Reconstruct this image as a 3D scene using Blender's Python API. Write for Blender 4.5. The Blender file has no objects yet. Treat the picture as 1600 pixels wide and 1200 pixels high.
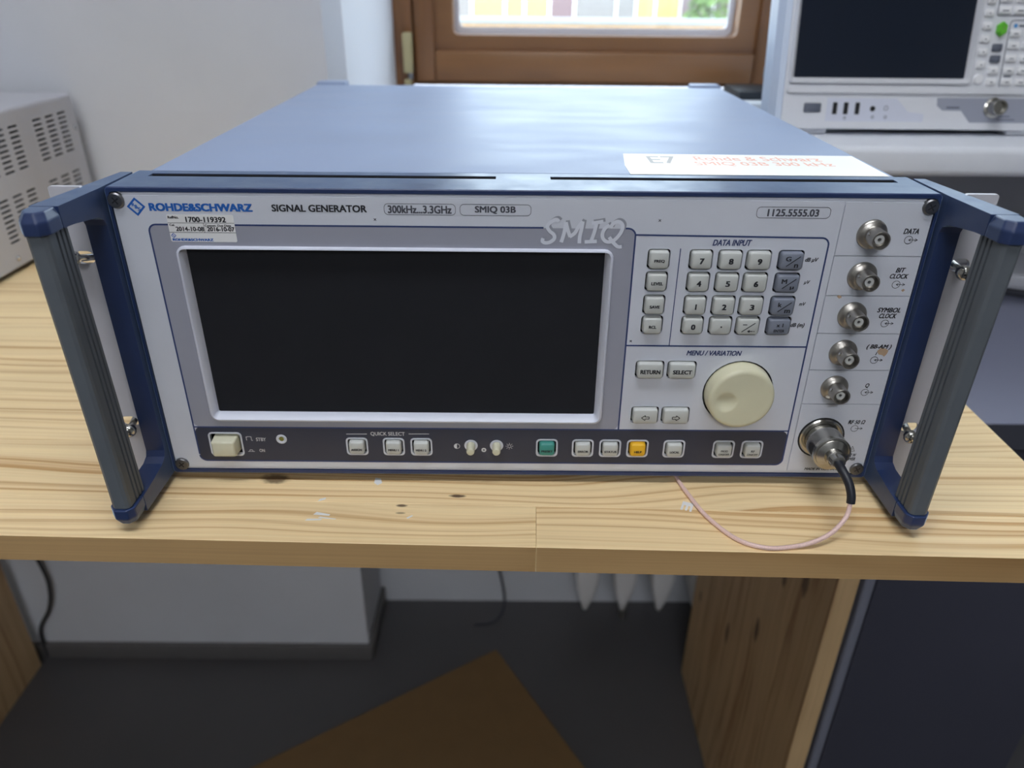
import bpy, bmesh, math, random
from mathutils import Matrix, Vector, Euler
random.seed(7)
R_ = math.radians
S = 0.001                      # every length below is in millimetres
scene = bpy.context.scene
COL = scene.collection

# ------------------------------------------------------------------ camera
cam_d = bpy.data.cameras.new('camera')
cam = bpy.data.objects.new('camera', cam_d); COL.objects.link(cam)
cam_d.sensor_fit = 'HORIZONTAL'; cam_d.sensor_width = 36.0
cam_d.lens = 36.0 * 1166.02 / 1600.0
cam_d.clip_start = 0.01; cam_d.clip_end = 100
_p, _y, _r = 0.4926040, 0.0028313, 0.0094789
fwd = Vector((math.sin(_y) * math.cos(_p), math.cos(_y) * math.cos(_p), -math.sin(_p)))
rgt = Vector((math.cos(_y), -math.sin(_y), 0)); upv = rgt.cross(fwd)
r2 = math.cos(_r) * rgt + math.sin(_r) * upv; u2 = -math.sin(_r) * rgt + math.cos(_r) * upv
M = Matrix((r2, u2, -fwd)).transposed().to_4x4()
M.translation = Vector((-6.349, -383.271, 270.245)) * S
cam.matrix_world = M
cam_d.dof.use_dof = True; cam_d.dof.focus_distance = 0.415; cam_d.dof.aperture_fstop = 7.0
scene.camera = cam

# ------------------------------------------------------------------ world, light, exposure
w = bpy.data.worlds.new('overcast_sky'); scene.world = w; w.use_nodes = True
bg = w.node_tree.nodes['Background']
bg.inputs['Color'].default_value = (0.74, 0.86, 1.0, 1); bg.inputs['Strength'].default_value = 6.5
pd = bpy.data.lights.new('window_portal', 'AREA'); pd.shape = 'RECTANGLE'; pd.size = 1.1; pd.size_y = 1.2
po = bpy.data.objects.new('window_portal', pd); COL.objects.link(po)
po.location = (0.37, 0.83, 0.75); po.rotation_euler = (R_(-90), 0, 0)
try: pd.cycles.is_portal = True
except Exception: pass
LAMP_POWER, FILL_POWER_REAR = 17.0, 34.0
scene.view_settings.view_transform = 'Standard'; scene.view_settings.look = 'None'
scene.view_settings.gamma = 1.0; scene.view_settings.use_curve_mapping = False
scene.view_settings.exposure = 0.0
try:
    scene.cycles.use_denoising = True
    scene.cycles.max_bounces = 8; scene.cycles.sample_clamp_indirect = 6.0
    scene.cycles.caustics_reflective = False; scene.cycles.caustics_refractive = False
except Exception: pass

# ------------------------------------------------------------------ materials
MATS = {}
def srgb(r, g, b):
    f = lambda c: (c / 255 / 12.92) if c / 255 <= 0.04045 else ((c / 255 + 0.055) / 1.055) ** 2.4
    return (f(r), f(g), f(b), 1)
def mat(name, col, rough=0.5, metal=0.0, var=0.0, vscale=40.0, bump=0.0, bscale=400.0, rvar=0.0, emit=None, spec=0.5, coat=0.0, stretch=(1, 1, 1)):
    m = bpy.data.materials.new(name); m.use_nodes = True; MATS[name] = m
    nt = m.node_tree; N = nt.nodes; L = nt.links; b = N['Principled BSDF']
    b.inputs['Base Color'].default_value = col; b.inputs['Roughness'].default_value = rough
    b.inputs['Metallic'].default_value = metal
    b.inputs['Specular IOR Level'].default_value = spec
    b.inputs['Coat Weight'].default_value = coat
    if emit: b.inputs['Emission Color'].default_value = emit[0]; b.inputs['Emission Strength'].default_value = emit[1]
    if var or bump or rvar:
        tc = N.new('ShaderNodeTexCoord'); mp = N.new('ShaderNodeMapping'); mp.inputs['Scale'].default_value = stretch
        L.new(tc.outputs['Object'], mp.inputs['Vector'])
    if var or rvar:
        n = N.new('ShaderNodeTexNoise'); n.inputs['Scale'].default_value = vscale; n.inputs['Detail'].default_value = 6
        L.new(mp.outputs['Vector'], n.inputs['Vector'])
    if var:
        mr = N.new('ShaderNodeMapRange'); mr.inputs['To Min'].default_value = 1 - var; mr.inputs['To Max'].default_value = 1 + var
        mr.inputs['From Min'].default_value = 0.25; mr.inputs['From Max'].default_value = 0.75
        L.new(n.outputs['Fac'], mr.inputs['Value'])
        mx = N.new('ShaderNodeVectorMath'); mx.operation = 'SCALE'; mx.inputs[0].default_value = col[:3]
        L.new(mr.outputs['Result'], mx.inputs['Scale']); L.new(mx.outputs['Vector'], b.inputs['Base Color'])
    if rvar:
        mr2 = N.new('ShaderNodeMapRange'); mr2.inputs['To Min'].default_value = max(0.02, rough - rvar); mr2.inputs['To Max'].default_value = rough + rvar
        mr2.inputs['From Min'].default_value = 0.3; mr2.inputs['From Max'].default_value = 0.7
        L.new(n.outputs['Fac'], mr2.inputs['Value']); L.new(mr2.outputs['Result'], b.inputs['Roughness'])
    if bump:
        nb = N.new('ShaderNodeTexNoise'); nb.inputs['Scale'].default_value = bscale; nb.inputs['Detail'].default_value = 3
        L.new(mp.outputs['Vector'], nb.inputs['Vector'])
        bp = N.new('ShaderNodeBump'); bp.inputs['Strength'].default_value = bump; bp.inputs['Distance'].default_value = 0.002
        L.new(nb.outputs['Fac'], bp.inputs['Height']); L.new(bp.outputs['Normal'], b.inputs['Normal'])
    return m

def wood(name, axis, light, dark, rough=0.5, freq=150.0, knots=(), plane='xy', contrast=1.0):
    """pine: growth lines along one axis, fine fibre, knots given as (a, b, ra, rb, depth) in metres"""
    m = bpy.data.materials.new(name); m.use_nodes = True; MATS[name] = m
    nt = m.node_tree; N = nt.nodes; L = nt.links; b = N['Principled BSDF']; b.inputs['Roughness'].default_value = rough
    tc = N.new('ShaderNodeTexCoord'); oi = N.new('ShaderNodeObjectInfo')
    rv = N.new('ShaderNodeVectorMath'); rv.operation = 'SCALE'; rv.inputs[0].default_value = (3.7, 5.3, 2.9)
    L.new(oi.outputs['Random'], rv.inputs['Scale'])
    ad = N.new('ShaderNodeVectorMath'); L.new(tc.outputs['Object'], ad.inputs[0]); L.new(rv.outputs['Vector'], ad.inputs[1])
    along = {'x': (2.2, 7, 7), 'z': (7, 7, 2.2), 'y': (7, 2.2, 7)}[axis]
    mp = N.new('ShaderNodeMapping'); mp.inputs['Scale'].default_value = along; L.new(ad.outputs['Vector'], mp.inputs['Vector'])
    wn = N.new('ShaderNodeTexNoise'); wn.inputs['Scale'].default_value = 1.0; wn.inputs['Detail'].default_value = 2.0
    L.new(mp.outputs['Vector'], wn.inputs['Vector'])
    ws = N.new('ShaderNodeVectorMath'); ws.operation = 'SCALE'; ws.inputs['Scale'].default_value = 0.07
    L.new(wn.outputs['Color'], ws.inputs[0])
    a2 = N.new('ShaderNodeVectorMath'); L.new(ad.outputs['Vector'], a2.inputs[0]); L.new(ws.outputs['Vector'], a2.inputs[1])
    last = a2
    sc = {'x': (0.6, freq, 12), 'z': (freq * .8, freq, 0.6), 'y': (freq, 0.6, 12)}[axis]
    mp2 = N.new('ShaderNodeMapping'); mp2.inputs['Scale'].default_value = sc; L.new(last.outputs['Vector'], mp2.inputs['Vector'])
    gn = N.new('ShaderNodeTexNoise'); gn.inputs['Scale'].default_value = 1.0; gn.inputs['Detail'].default_value = 2.5
    gn.inputs['Roughness'].default_value = 0.55
    L.new(mp2.outputs['Vector'], gn.inputs['Vector'])
    cr = N.new('ShaderNodeValToRGB'); e = cr.color_ramp.elements
    mid = tuple(light[i] * .8 + dark[i] * .2 for i in range(3)) + (1,)
    e[0].position = 0.40; e[0].color = light; e[1].position = 0.70; e[1].color = dark
    el = cr.color_ramp.elements.new(0.55); el.color = mid
    L.new(gn.outputs['Fac'], cr.inputs['Fac'])
    fs = {'x': (6, 900, 900), 'z': (900, 900, 6), 'y': (900, 6, 900)}[axis]
    mp3 = N.new('ShaderNodeMapping'); mp3.inputs['Scale'].default_value = fs; L.new(ad.outputs['Vector'], mp3.inputs['Vector'])
    fn = N.new('ShaderNodeTexNoise'); fn.inputs['Scale'].default_value = 1.0; fn.inputs['Detail'].default_value = 2
    L.new(mp3.outputs['Vector'], fn.inputs['Vector'])
    big = N.new('ShaderNodeTexNoise'); big.inputs['Scale'].default_value = 9.0; L.new(ad.outputs['Vector'], big.inputs['Vector'])
    sm = N.new('ShaderNodeMath'); sm.operation = 'ADD'; L.new(fn.outputs['Fac'], sm.inputs[0]); L.new(big.outputs['Fac'], sm.inputs[1])
    rr_ = N.new('ShaderNodeMath'); rr_.operation = 'MULTIPLY_ADD'; rr_.inputs[1].default_value = 0.22
    L.new(oi.outputs['Random'], rr_.inputs[0]); L.new(sm.outputs['Value'], rr_.inputs[2])
    mr = N.new('ShaderNodeMapRange'); mr.inputs['From Min'].default_value = 0.55; mr.inputs['From Max'].default_value = 1.65
    mr.inputs['To Min'].default_value = 1.12; mr.inputs['To Max'].default_value = 0.86
    L.new(rr_.outputs['Value'], mr.inputs['Value'])
    mu = N.new('ShaderNodeVectorMath'); mu.operation = 'SCALE'; L.new(cr.outputs['Color'], mu.inputs[0]); L.new(mr.outputs['Result'], mu.inputs['Scale'])
    outc = mu.outputs['Vector']
    if knots:
        sep = N.new('ShaderNodeSeparateXYZ'); L.new(tc.outputs['Object'], sep.inputs['Vector'])
        kn = N.new('ShaderNodeTexNoise'); kn.inputs['Scale'].default_value = 260.0; L.new(tc.outputs['Object'], kn.inputs['Vector'])
        ia, ib = {'xy': ('X', 'Y'), 'yz': ('Y', 'Z')}[plane]
        for (ka, kb, ra, rb, dep) in knots:
            ds = []
            for ax, c, r in ((ia, ka, ra), (ib, kb, rb)):
                s1 = N.new('ShaderNodeMath'); s1.operation = 'SUBTRACT'; s1.inputs[1].default_value = c; L.new(sep.outputs[ax], s1.inputs[0])
                s2 = N.new('ShaderNodeMath'); s2.operation = 'DIVIDE'; s2.inputs[1].default_value = r; L.new(s1.outputs[0], s2.inputs[0])
                s3 = N.new('ShaderNodeMath'); s3.operation = 'POWER'; s3.inputs[1].default_value = 2.0
                s4 = N.new('ShaderNodeMath'); s4.operation = 'ABSOLUTE'; L.new(s2.outputs[0], s4.inputs[0]); L.new(s4.outputs[0], s3.inputs[0]); ds.append(s3)
            sa = N.new('ShaderNodeMath'); L.new(ds[0].outputs[0], sa.inputs[0]); L.new(ds[1].outputs[0], sa.inputs[1])
            sn = N.new('ShaderNodeMath'); sn.operation = 'MULTIPLY_ADD'; sn.inputs[1].default_value = 1.1; L.new(kn.outputs['Fac'], sn.inputs[0]); L.new(sa.outputs[0], sn.inputs[2])
            mk = N.new('ShaderNodeMapRange'); mk.interpolation_type = 'SMOOTHSTEP'
            mk.inputs['From Min'].default_value = 0.75; mk.inputs['From Max'].default_value = 2.0; mk.inputs['To Min'].default_value = dep; mk.inputs['To Max'].default_value = 0.0
            L.new(sn.outputs[0], mk.inputs['Value'])
            mi = N.new('ShaderNodeMix'); mi.data_type = 'RGBA'; mi.inputs['B'].default_value = (0.07, 0.03, 0.014, 1)
            L.new(mk.outputs['Result'], mi.inputs['Factor']); L.new(outc, mi.inputs['A']); outc = mi.outputs['Result']
    L.new(outc, b.inputs['Base Color'])
    bp = N.new('ShaderNodeBump'); bp.inputs['Strength'].default_value = 0.12; bp.inputs['Distance'].default_value = 0.001
    L.new(gn.outputs['Fac'], bp.inputs['Height']); L.new(bp.outputs['Normal'], b.inputs['Normal'])
    return m

# ------------------------------------------------------------------ geometry helpers (millimetres)
FR = [None]                    # optional local frame (origin mm, euler) for tilted or turned things
def link(name, me, mt, parent, smooth, origin):
    o = bpy.data.objects.new(name, me); COL.objects.link(o)
    if mt is not None: me.materials.append(MATS[mt] if isinstance(mt, str) else mt)
    if smooth:
        for p in me.polygons: p.use_smooth = True
        try: me.set_sharp_from_angle(angle=R_(35 if smooth is True else smooth))
        except Exception: pass
    if FR[0] is None:
        o.location = Vector(origin) * S
    else:
        c, e = FR[0]; e = Euler(e)
        o.location = (Vector(c) + e.to_matrix() @ Vector(origin)) * S; o.rotation_euler = e
    set_parent(o, parent)
    return o
WORLD = {}
def set_parent(o, parent):
    WORLD[o.name] = Matrix.LocRotScale(o.location, o.rotation_euler, None)
    if parent is not None:
        o.parent = parent; o.matrix_parent_inverse = WORLD[parent.name].inverted()
def mesh(name, verts, faces, mt, parent=None, smooth=False, origin=None):
    xs = list(zip(*verts))
    if origin is None: origin = tuple((min(a) + max(a)) / 2 for a in xs)
    me = bpy.data.meshes.new(name)
    me.from_pydata([((v[0] - origin[0]) * S, (v[1] - origin[1]) * S, (v[2] - origin[2]) * S) for v in verts], [], faces)
    me.update()
    return link(name, me, mt, parent, smooth, origin)
def empty(name, loc, label=None, cat=None, group=None):
    o = bpy.data.objects.new(name, None); COL.objects.link(o); o.location = Vector(loc) * S; o.empty_display_size = 0.02
    WORLD[o.name] = Matrix.Translation(o.location)
    if label: tag(o, label, cat, group)
    return o
def tag(o, label=None, cat=None, group=None, kind=None):
    if label: o['label'] = label
    if cat: o['category'] = cat
    if group: o['group'] = group
    if kind: o['kind'] = kind
    return o
def box(name, x0, x1, y0, y1, z0, z1, mt, parent=None, bevel=0.0, seg=2, rot=None, edges=None):
    bm = bmesh.new()
    c = ((x0 + x1) / 2, (y0 + y1) / 2, (z0 + z1) / 2)
    bmesh.ops.create_cube(bm, size=1.0)
    for v in bm.verts:
        v.co = Vector((v.co.x * (x1 - x0), v.co.y * (y1 - y0), v.co.z * (z1 - z0))) * S
    if bevel:
        es = [e for e in bm.edges if edges is None or edges((e.verts[0].co + e.verts[1].co) / 2 / S + Vector(c))]
        bmesh.ops.bevel(bm, geom=es, offset=bevel * S, segments=seg, profile=0.5, affect='EDGES')
    me = bpy.data.meshes.new(name); bm.to_mesh(me); bm.free()
    o = link(name, me, mt, parent, bool(bevel) and seg > 1, c)
    if rot: o.rotation_euler = rot; set_parent(o, parent)
    return o
def rr(x0, x1, z0, z1, r, n=4):
    """rounded rectangle, counter-clockwise"""
    out = []
    r = min(r, (x1 - x0) / 2 - 1e-3, (z1 - z0) / 2 - 1e-3)
    for cx, cz, a0 in ((x1 - r, z0 + r, -90), (x1 - r, z1 - r, 0), (x0 + r, z1 - r, 90), (x0 + r, z0 + r, 180)):
        for i in range(n + 1):
            a = R_(a0 + 90 * i / n); out.append((cx + r * math.cos(a), cz + r * math.sin(a)))
    return out
def circ(cx, cz, r, n=24): return [(cx + r * math.cos(2 * math.pi * i / n), cz + r * math.sin(2 * math.pi * i / n)) for i in range(n)]
def loft(name, loops, mt, parent=None, cap0=True, cap1=True, smooth=False, closed=False):
    n = len(loops[0]); vs = [p for l in loops for p in l]; fs = []
    m = len(loops)
    for k in range(m if closed else m - 1):
        k2 = (k + 1) % m
        for i in range(n):
            j = (i + 1) % n; fs.append((k * n + i, k * n + j, k2 * n + j, k2 * n + i))
    if not closed:
        if cap0: fs.append(tuple(reversed(range(n))))
        if cap1: fs.append(tuple(range((m - 1) * n, m * n)))
    return mesh(name, vs, fs, mt, parent, smooth)
def XZ(l, y): return [(a, y, b) for a, b in l]
def XY(l, z): return [(a, b, z) for a, b in l]
def curve_mesh(cu):
    o = bpy.data.objects.new('tmp', cu); COL.objects.link(o)
    dg = bpy.context.evaluated_depsgraph_get(); me = bpy.data.meshes.new_from_object(o.evaluated_get(dg))
    bpy.data.objects.remove(o); bpy.data.curves.remove(cu)
    return me
def sheet(name, loops, a0, a1, mt, parent=None, plane='xz', smooth=False):
    """flat plate with real holes: first loop is the outline. xz: front at y=a0, back y=a1; xy: bottom z=a0, top z=a1"""
    cu = bpy.data.curves.new('c', 'CURVE'); cu.dimensions = '2D'; cu.fill_mode = 'BOTH'; cu.extrude = abs(a1 - a0) / 2 * S
    for l in loops:
        sp = cu.splines.new('POLY'); sp.points.add(len(l) - 1)
        for p, q in zip(sp.points, l): p.co = (q[0] * S, q[1] * S, 0, 1)
        sp.use_cyclic_u = True
    me = curve_mesh(cu); me.name = name
    xs = [p[0] for p in loops[0]]; zs = [p[1] for p in loops[0]]
    cx, cz, mid = (min(xs) + max(xs)) / 2, (min(zs) + max(zs)) / 2, (a0 + a1) / 2
    me.transform(Matrix.Translation((-cx * S, -cz * S, 0)))
    bm = bmesh.new(); bm.from_mesh(me); bmesh.ops.remove_doubles(bm, verts=bm.verts, dist=1e-7)
    bmesh.ops.recalc_face_normals(bm, faces=bm.faces); bm.to_mesh(me); bm.free()
    if plane == 'xz':
        me.transform(Matrix.Rotation(R_(90), 4, 'X')); org = (cx, mid, cz)
    else: org = (cx, cz, mid)
    me.materials.clear()
    for p in me.polygons: p.use_smooth = False
    return link(name, me, mt, parent, smooth, org)
def lathe(name, prof, c, axis, mt, parent=None, n=24, smooth=True, knurl=None):
    """prof: (t along axis, r). knurl: (t0, t1, depth)"""
    ax = Vector(axis).normalized(); a = ax.orthogonal().normalized(); b = ax.cross(a); c = Vector(c)
    loops = []
    for k, (t, r) in enumerate(prof):
        l = []
        for i in range(n):
            rad = r
            if knurl and knurl[0] <= t <= knurl[1] and (i + k) % 2: rad = r - knurl[2]
            an = 2 * math.pi * i / n; l.append(tuple(c + ax * t + (a * math.cos(an) + b * math.sin(an)) * rad))
        loops.append(l)
    return loft(name, loops, mt, parent, prof[0][1] > 0.01, prof[-1][1] > 0.01, smooth)
def tube(name, pts, r, mt, parent=None, n=10, sub=6):
    P = [Vector(p) for p in pts]; Q = []
    for i in range(len(P) - 1):
        p0, p1, p2, p3 = P[max(i - 1, 0)], P[i], P[i + 1], P[min(i + 2, len(P) - 1)]
        for k in range(sub):
            t = k / sub
            Q.append(0.5 * ((2 * p1) + (-p0 + p2) * t + (2 * p0 - 5 * p1 + 4 * p2 - p3) * t * t + (-p0 + 3 * p1 - 3 * p2 + p3) * t ** 3))
    Q.append(P[-1]); loops = []; u = None
    for i, q in enumerate(Q):
        d = (Q[min(i + 1, len(Q) - 1)] - Q[max(i - 1, 0)]).normalized()
        u = d.orthogonal().normalized() if u is None else (u - d * u.dot(d)).normalized()
        v = d.cross(u); rad = r(i / (len(Q) - 1)) if callable(r) else r
        loops.append([tuple(q + (u * math.cos(2 * math.pi * k / n) + v * math.sin(2 * math.pi * k / n)) * rad) for k in range(n)])
    return loft(name, loops, mt, parent, smooth=60)
def ribbon(name, strokes, wd, y, mt, parent, off=(0, 0), th=0.05):
    """flat strokes on the front plane: one mesh"""
    vs, fs = [], []
    for ns, st in enumerate(strokes):
        y_ = y - 0.0015 * (ns % 12)
        P = [Vector((a + off[0], b + off[1], 0)) for a, b in st]; Q = []
        if len(P) > 2:
            for i in range(len(P) - 1):
                p0, p1, p2, p3 = P[max(i - 1, 0)], P[i], P[i + 1], P[min(i + 2, len(P) - 1)]
                for k in range(5):
                    t = k / 5
                    Q.append(0.5 * ((2 * p1) + (-p0 + p2) * t + (2 * p0 - 5 * p1 + 4 * p2 - p3) * t * t + (-p0 + 3 * p1 - 3 * p2 + p3) * t ** 3))
            Q.append(P[-1])
        else: Q = P
        base = len(vs)
        for i, q in enumerate(Q):
            d = (Q[min(i + 1, len(Q) - 1)] - Q[max(i - 1, 0)]).normalized(); nrm = Vector((-d.y, d.x, 0)) * wd / 2
            for s in (1, -1):
                p = q + nrm * s; vs.append((p.x, y_, p.y)); vs.append((p.x, y_ + th, p.y))
        for i in range(len(Q) - 1):
            a = base + i * 4; b = a + 4
            fs += [(a, a + 2, b + 2, b), (a + 1, b + 1, b + 3, a + 3), (a, b, b + 1, a + 1), (a + 2, a + 3, b + 3, b + 2)]
    return mesh(name, vs, fs, mt, parent)
TXT = {}
def text(s, x0, x1, z0, z1, y, mt, parent, style='', name='lettering', plane='xz', rot=0.0, fit=True, depth=0.05):
    """lettering stretched into the box x0..x1, z0..z1 on the front plane (or x, y on a top plane at height y)"""
    key = (s, style)
    if key not in TXT:
        cu = bpy.data.curves.new('t', 'FONT'); cu.body = s; cu.size = 1.0; cu.resolution_u = 3
        if 'i' in style: cu.shear = 0.25
        m0 = curve_mesh(cu); k = 0.068 if 'B' in style else 0.046 if 'b' in style else 0.018
        bm = bmesh.new()
        for q, (dx, dy) in enumerate(((0, 0), (1, .5), (-1, .5), (1, -.5), (-1, -.5), (0, .6), (0, -.6))):
            m1 = m0.copy(); m1.transform(Matrix.Translation((dx * k * .8, dy * k * .8, q * 1e-2))); bm.from_mesh(m1); bpy.data.meshes.remove(m1)
        me = bpy.data.meshes.new('t'); bm.to_mesh(me); bm.free(); bpy.data.meshes.remove(m0); TXT[key] = me
    me = TXT[key].copy(); me.name = name
    xs = [v.co.x for v in me.vertices]; ys = [v.co.y for v in me.vertices]
    ax, bx_, ay, by = min(xs), max(xs), min(ys), max(ys)
    sx = (x1 - x0) / max(bx_ - ax, 1e-4); sy = (z1 - z0) / max(by - ay, 1e-4)
    if len(s) == 1 and s in 'I.1': sx = sy * 0.9
    cx, cz = (x0 + x1) / 2, (z0 + z1) / 2
    me.transform(Matrix.Translation((-(ax + bx_) / 2, -(ay + by) / 2, 0)))
    me.transform(Matrix.Diagonal((sx * S, sy * S, 1, 1)))
    if rot: me.transform(Matrix.Rotation(rot, 4, 'Z'))
    bm = bmesh.new(); bm.from_mesh(me)
    for v in bm.verts: v.co.z = (depth + v.co.z * 0.3) * S
    fl = bm.faces[:]
    bmesh.ops.recalc_face_normals(bm, faces=fl)
    if fl and sum(f.normal.z for f in fl) < 0: bmesh.ops.reverse_faces(bm, faces=fl)
    bm.to_mesh(me); bm.free()
    if plane == 'xz': me.transform(Matrix.Rotation(R_(90), 4, 'X')); org = (cx, y, cz)
    else: org = (cx, cz, y)
    me.materials.clear()
    for p in me.polygons: p.use_smooth = False
    return link(name, me, mt, parent, False, org)
def boolean_cut(o, cutters):
    for c in cutters:
        md = o.modifiers.new('cut', 'BOOLEAN'); md.operation = 'DIFFERENCE'; md.object = c; md.solver = 'EXACT'
    dg = bpy.context.evaluated_depsgraph_get(); me = bpy.data.meshes.new_from_object(o.evaluated_get(dg))
    o.modifiers.clear(); o.data = me
    for c in cutters: bpy.data.objects.remove(c)
def mirror_x(verts): return [(-a, b, c) for a, b, c in verts]

# palette
mat('plaster', srgb(204, 207, 214), 0.85, var=0.05, vscale=6, bump=0.25, bscale=30)
mat('plaster_white', srgb(232, 234, 240), 0.8, var=0.03, vscale=5, bump=0.15, bscale=40)
mat('floor_grey', srgb(84, 83, 85), 0.4, var=0.10, vscale=5, rvar=0.1)
mat('baseboard_grey', srgb(98, 96, 96), 0.5, var=0.05)
mat('ceiling_white', srgb(225, 225, 222), 0.9, var=0.02)
mat('wall_far', srgb(170, 170, 168), 0.9, var=0.04, vscale=3)
mat('lamp_housing', srgb(225, 225, 225), 0.4)
mat('lamp_glow', srgb(255, 255, 255), 0.5, emit=((0.955, 0.98, 1.03, 1), LAMP_POWER))
mat('fill_glow_rear', srgb(255, 255, 255), 0.5, emit=((0.955, 0.98, 1.03, 1), FILL_POWER_REAR))
wood('window_wood', 'x', srgb(130, 90, 54), srgb(98, 64, 38), 0.35, 60)
wood('window_wood_upright', 'z', srgb(126, 86, 52), srgb(92, 60, 36), 0.35, 60)
mat('brass_cover', srgb(160, 150, 112), 0.4, var=0.05)
mat('gasket', srgb(215, 220, 232), 0.4)
mat('sill_white', srgb(214, 216, 220), 0.5, var=0.03)
# device
mat('panel_grey', srgb(202, 206, 216), 0.42, var=0.035, vscale=25, bump=0.02, bscale=900)
mat('print_grey', srgb(152, 154, 166), 0.4, var=0.03, vscale=30)
mat('print_navy', srgb(50, 54, 70), 0.42, var=0.04, vscale=40)
mat('line_blue', srgb(45, 62, 108), 0.5)
mat('ink_black', srgb(24, 26, 34), 0.6)
mat('ink_grey', srgb(70, 72, 82), 0.6)
mat('ink_navy', srgb(42, 56, 100), 0.6)
mat('ink_blue', srgb(20, 92, 176), 0.55)
mat('ink_white', srgb(205, 208, 212), 0.6)
BP = mat('blue_paint', srgb(33, 50, 90), 0.36, var=0.10, vscale=60, rvar=0.08, bump=0.03, bscale=1500, spec=0.6)
_b = BP.node_tree.nodes['Principled BSDF']; _b.inputs['Sheen Weight'].default_value = 1.0; _b.inputs['Sheen Roughness'].default_value = 0.28; _b.inputs['Sheen Tint'].default_value = (0.55, 0.75, 1.0, 1)   # bluish sheen put in to brighten the top faces at grazing view
mat('cover_paint', srgb(142, 156, 184), 0.5, var=0.06, vscale=14, rvar=0.07, bump=0.02, bscale=1200, stretch=(1, 2.5, 1))
mat('dark_inside', srgb(20, 22, 26), 0.7)
mat('grip_rubber', srgb(92, 98, 104), 0.5, var=0.06, vscale=80)
mat('ear_paint', srgb(196, 196, 204), 0.45, var=0.04, vscale=40)
mat('steel', (0.62, 0.63, 0.64, 1), 0.25, 1.0, var=0.1, vscale=200)
mat('dark_steel', (0.22, 0.22, 0.23, 1), 0.38, 1.0, var=0.15, vscale=300)
mat('nickel', (0.50, 0.49, 0.46, 1), 0.22, 1.0, var=0.06, vscale=200)
mat('nickel_dull', (0.40, 0.38, 0.35, 1), 0.34, 1.0, var=0.08, vscale=200)
mat('ptfe', srgb(225, 225, 222), 0.5)
mat('key_white', srgb(190, 193, 190), 0.45, var=0.03, vscale=90)
mat('key_slate', srgb(120, 126, 140), 0.45, var=0.03, vscale=90)
mat('key_green', srgb(64, 142, 132), 0.45, var=0.04, vscale=90)
mat('key_yellow', srgb(232, 180, 40), 0.45, var=0.04, vscale=90)
mat('cream', srgb(206, 204, 180), 0.4, var=0.06, vscale=60)
mat('knob_cream', srgb(212, 209, 180), 0.38, var=0.07, vscale=35)
mat('bezel', srgb(204, 208, 222), 0.38, var=0.02)
mat('screen_glass', srgb(36, 37, 41), 0.16, var=0.05, spec=0.35)
mat('paper_white', srgb(226, 226, 226), 0.6, var=0.02)
mat('paper_asset', srgb(246, 244, 238), 0.5, var=0.03, vscale=20)
mat('ink_red', srgb(240, 186, 164), 0.6)
mat('ink_pale', srgb(176, 172, 168), 0.6)
mat('tape_silver', srgb(212, 216, 226), 0.4, var=0.03)
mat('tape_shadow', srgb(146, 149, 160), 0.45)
mat('chip_tan', srgb(176, 150, 124), 0.8, var=0.1, vscale=300)
mat('led_off', srgb(120, 118, 50), 0.3)
mat('shrink_black', srgb(30, 33, 42), 0.45)
mat('cable_pink', srgb(222, 190, 182), 0.38, var=0.12, vscale=1500)
# surroundings
LW, DW = srgb(240, 214, 166), srgb(196, 152, 98)
wood('pine', 'x', LW, DW, 0.5, 230, knots=())
wood('pine_knotted', 'x', LW, DW, 0.5, 230)
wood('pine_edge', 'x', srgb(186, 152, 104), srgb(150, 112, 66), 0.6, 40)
wood('pine_upright', 'z', srgb(206, 174, 130), srgb(160, 122, 82), 0.55, 90)
mat('white_enamel', srgb(190, 191, 198), 0.4, var=0.03, vscale=20)
mat('radiator_white', srgb(222, 222, 224), 0.4)
mat('cardboard', srgb(118, 92, 58), 0.8, var=0.05, vscale=30)
mat('shelf_grey', srgb(222, 226, 234), 0.45, var=0.02)
mat('desk_grey', srgb(118, 121, 140), 0.45, var=0.03, vscale=12)
mat('edge_dark', srgb(60, 62, 72), 0.5)
mat('cabinet_dark', srgb(58, 59, 72), 0.42, var=0.05, vscale=8)
mat('cabinet_edge', srgb(120, 122, 136), 0.35)
mat('backboard', srgb(180, 180, 184), 0.8, var=0.06, vscale=8)
mat('an_white', srgb(214, 216, 222), 0.4, var=0.02)
mat('an_side', srgb(196, 208, 226), 0.35)
mat('an_grey', srgb(150, 154, 168), 0.45)
mat('an_key', srgb(228, 229, 232), 0.4)
mat('an_slate', srgb(92, 98, 112), 0.45)
mat('an_green', srgb(96, 186, 50), 0.4)
mat('an_screen', srgb(30, 36, 48), 0.12, spec=0.4)
mat('an_blue', srgb(70, 140, 200), 0.5)
mat('black_rubber', srgb(34, 34, 38), 0.45)
mat('black_plastic', srgb(24, 28, 34), 0.5)
mat('render_orange', srgb(240, 182, 110), 0.9, var=0.12, vscale=6)
mat('coping', srgb(160, 160, 162), 0.9, var=0.08)
mat('board_straw', srgb(226, 200, 140), 0.9, var=0.1)
mat('board_mauve', srgb(150, 132, 138), 0.9, var=0.1)
mat('leaf', srgb(122, 150, 82), 0.7, var=0.3, vscale=8)
mat('lawn', srgb(120, 124, 92), 0.95, var=0.2)
gm = bpy.data.materials.new('pane_glass'); gm.use_nodes = True; MATS['pane_glass'] = gm
_n = gm.node_tree; _n.nodes.clear()
_o = _n.nodes.new('ShaderNodeOutputMaterial'); _m = _n.nodes.new('ShaderNodeMixShader'); _t = _n.nodes.new('ShaderNodeBsdfTransparent'); _g = _n.nodes.new('ShaderNodeBsdfGlossy')
_g.inputs['Roughness'].default_value = 0.02; _t.inputs['Color'].default_value = (0.95, 0.97, 0.96, 1); _m.inputs['Fac'].default_value = 0.07
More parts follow.
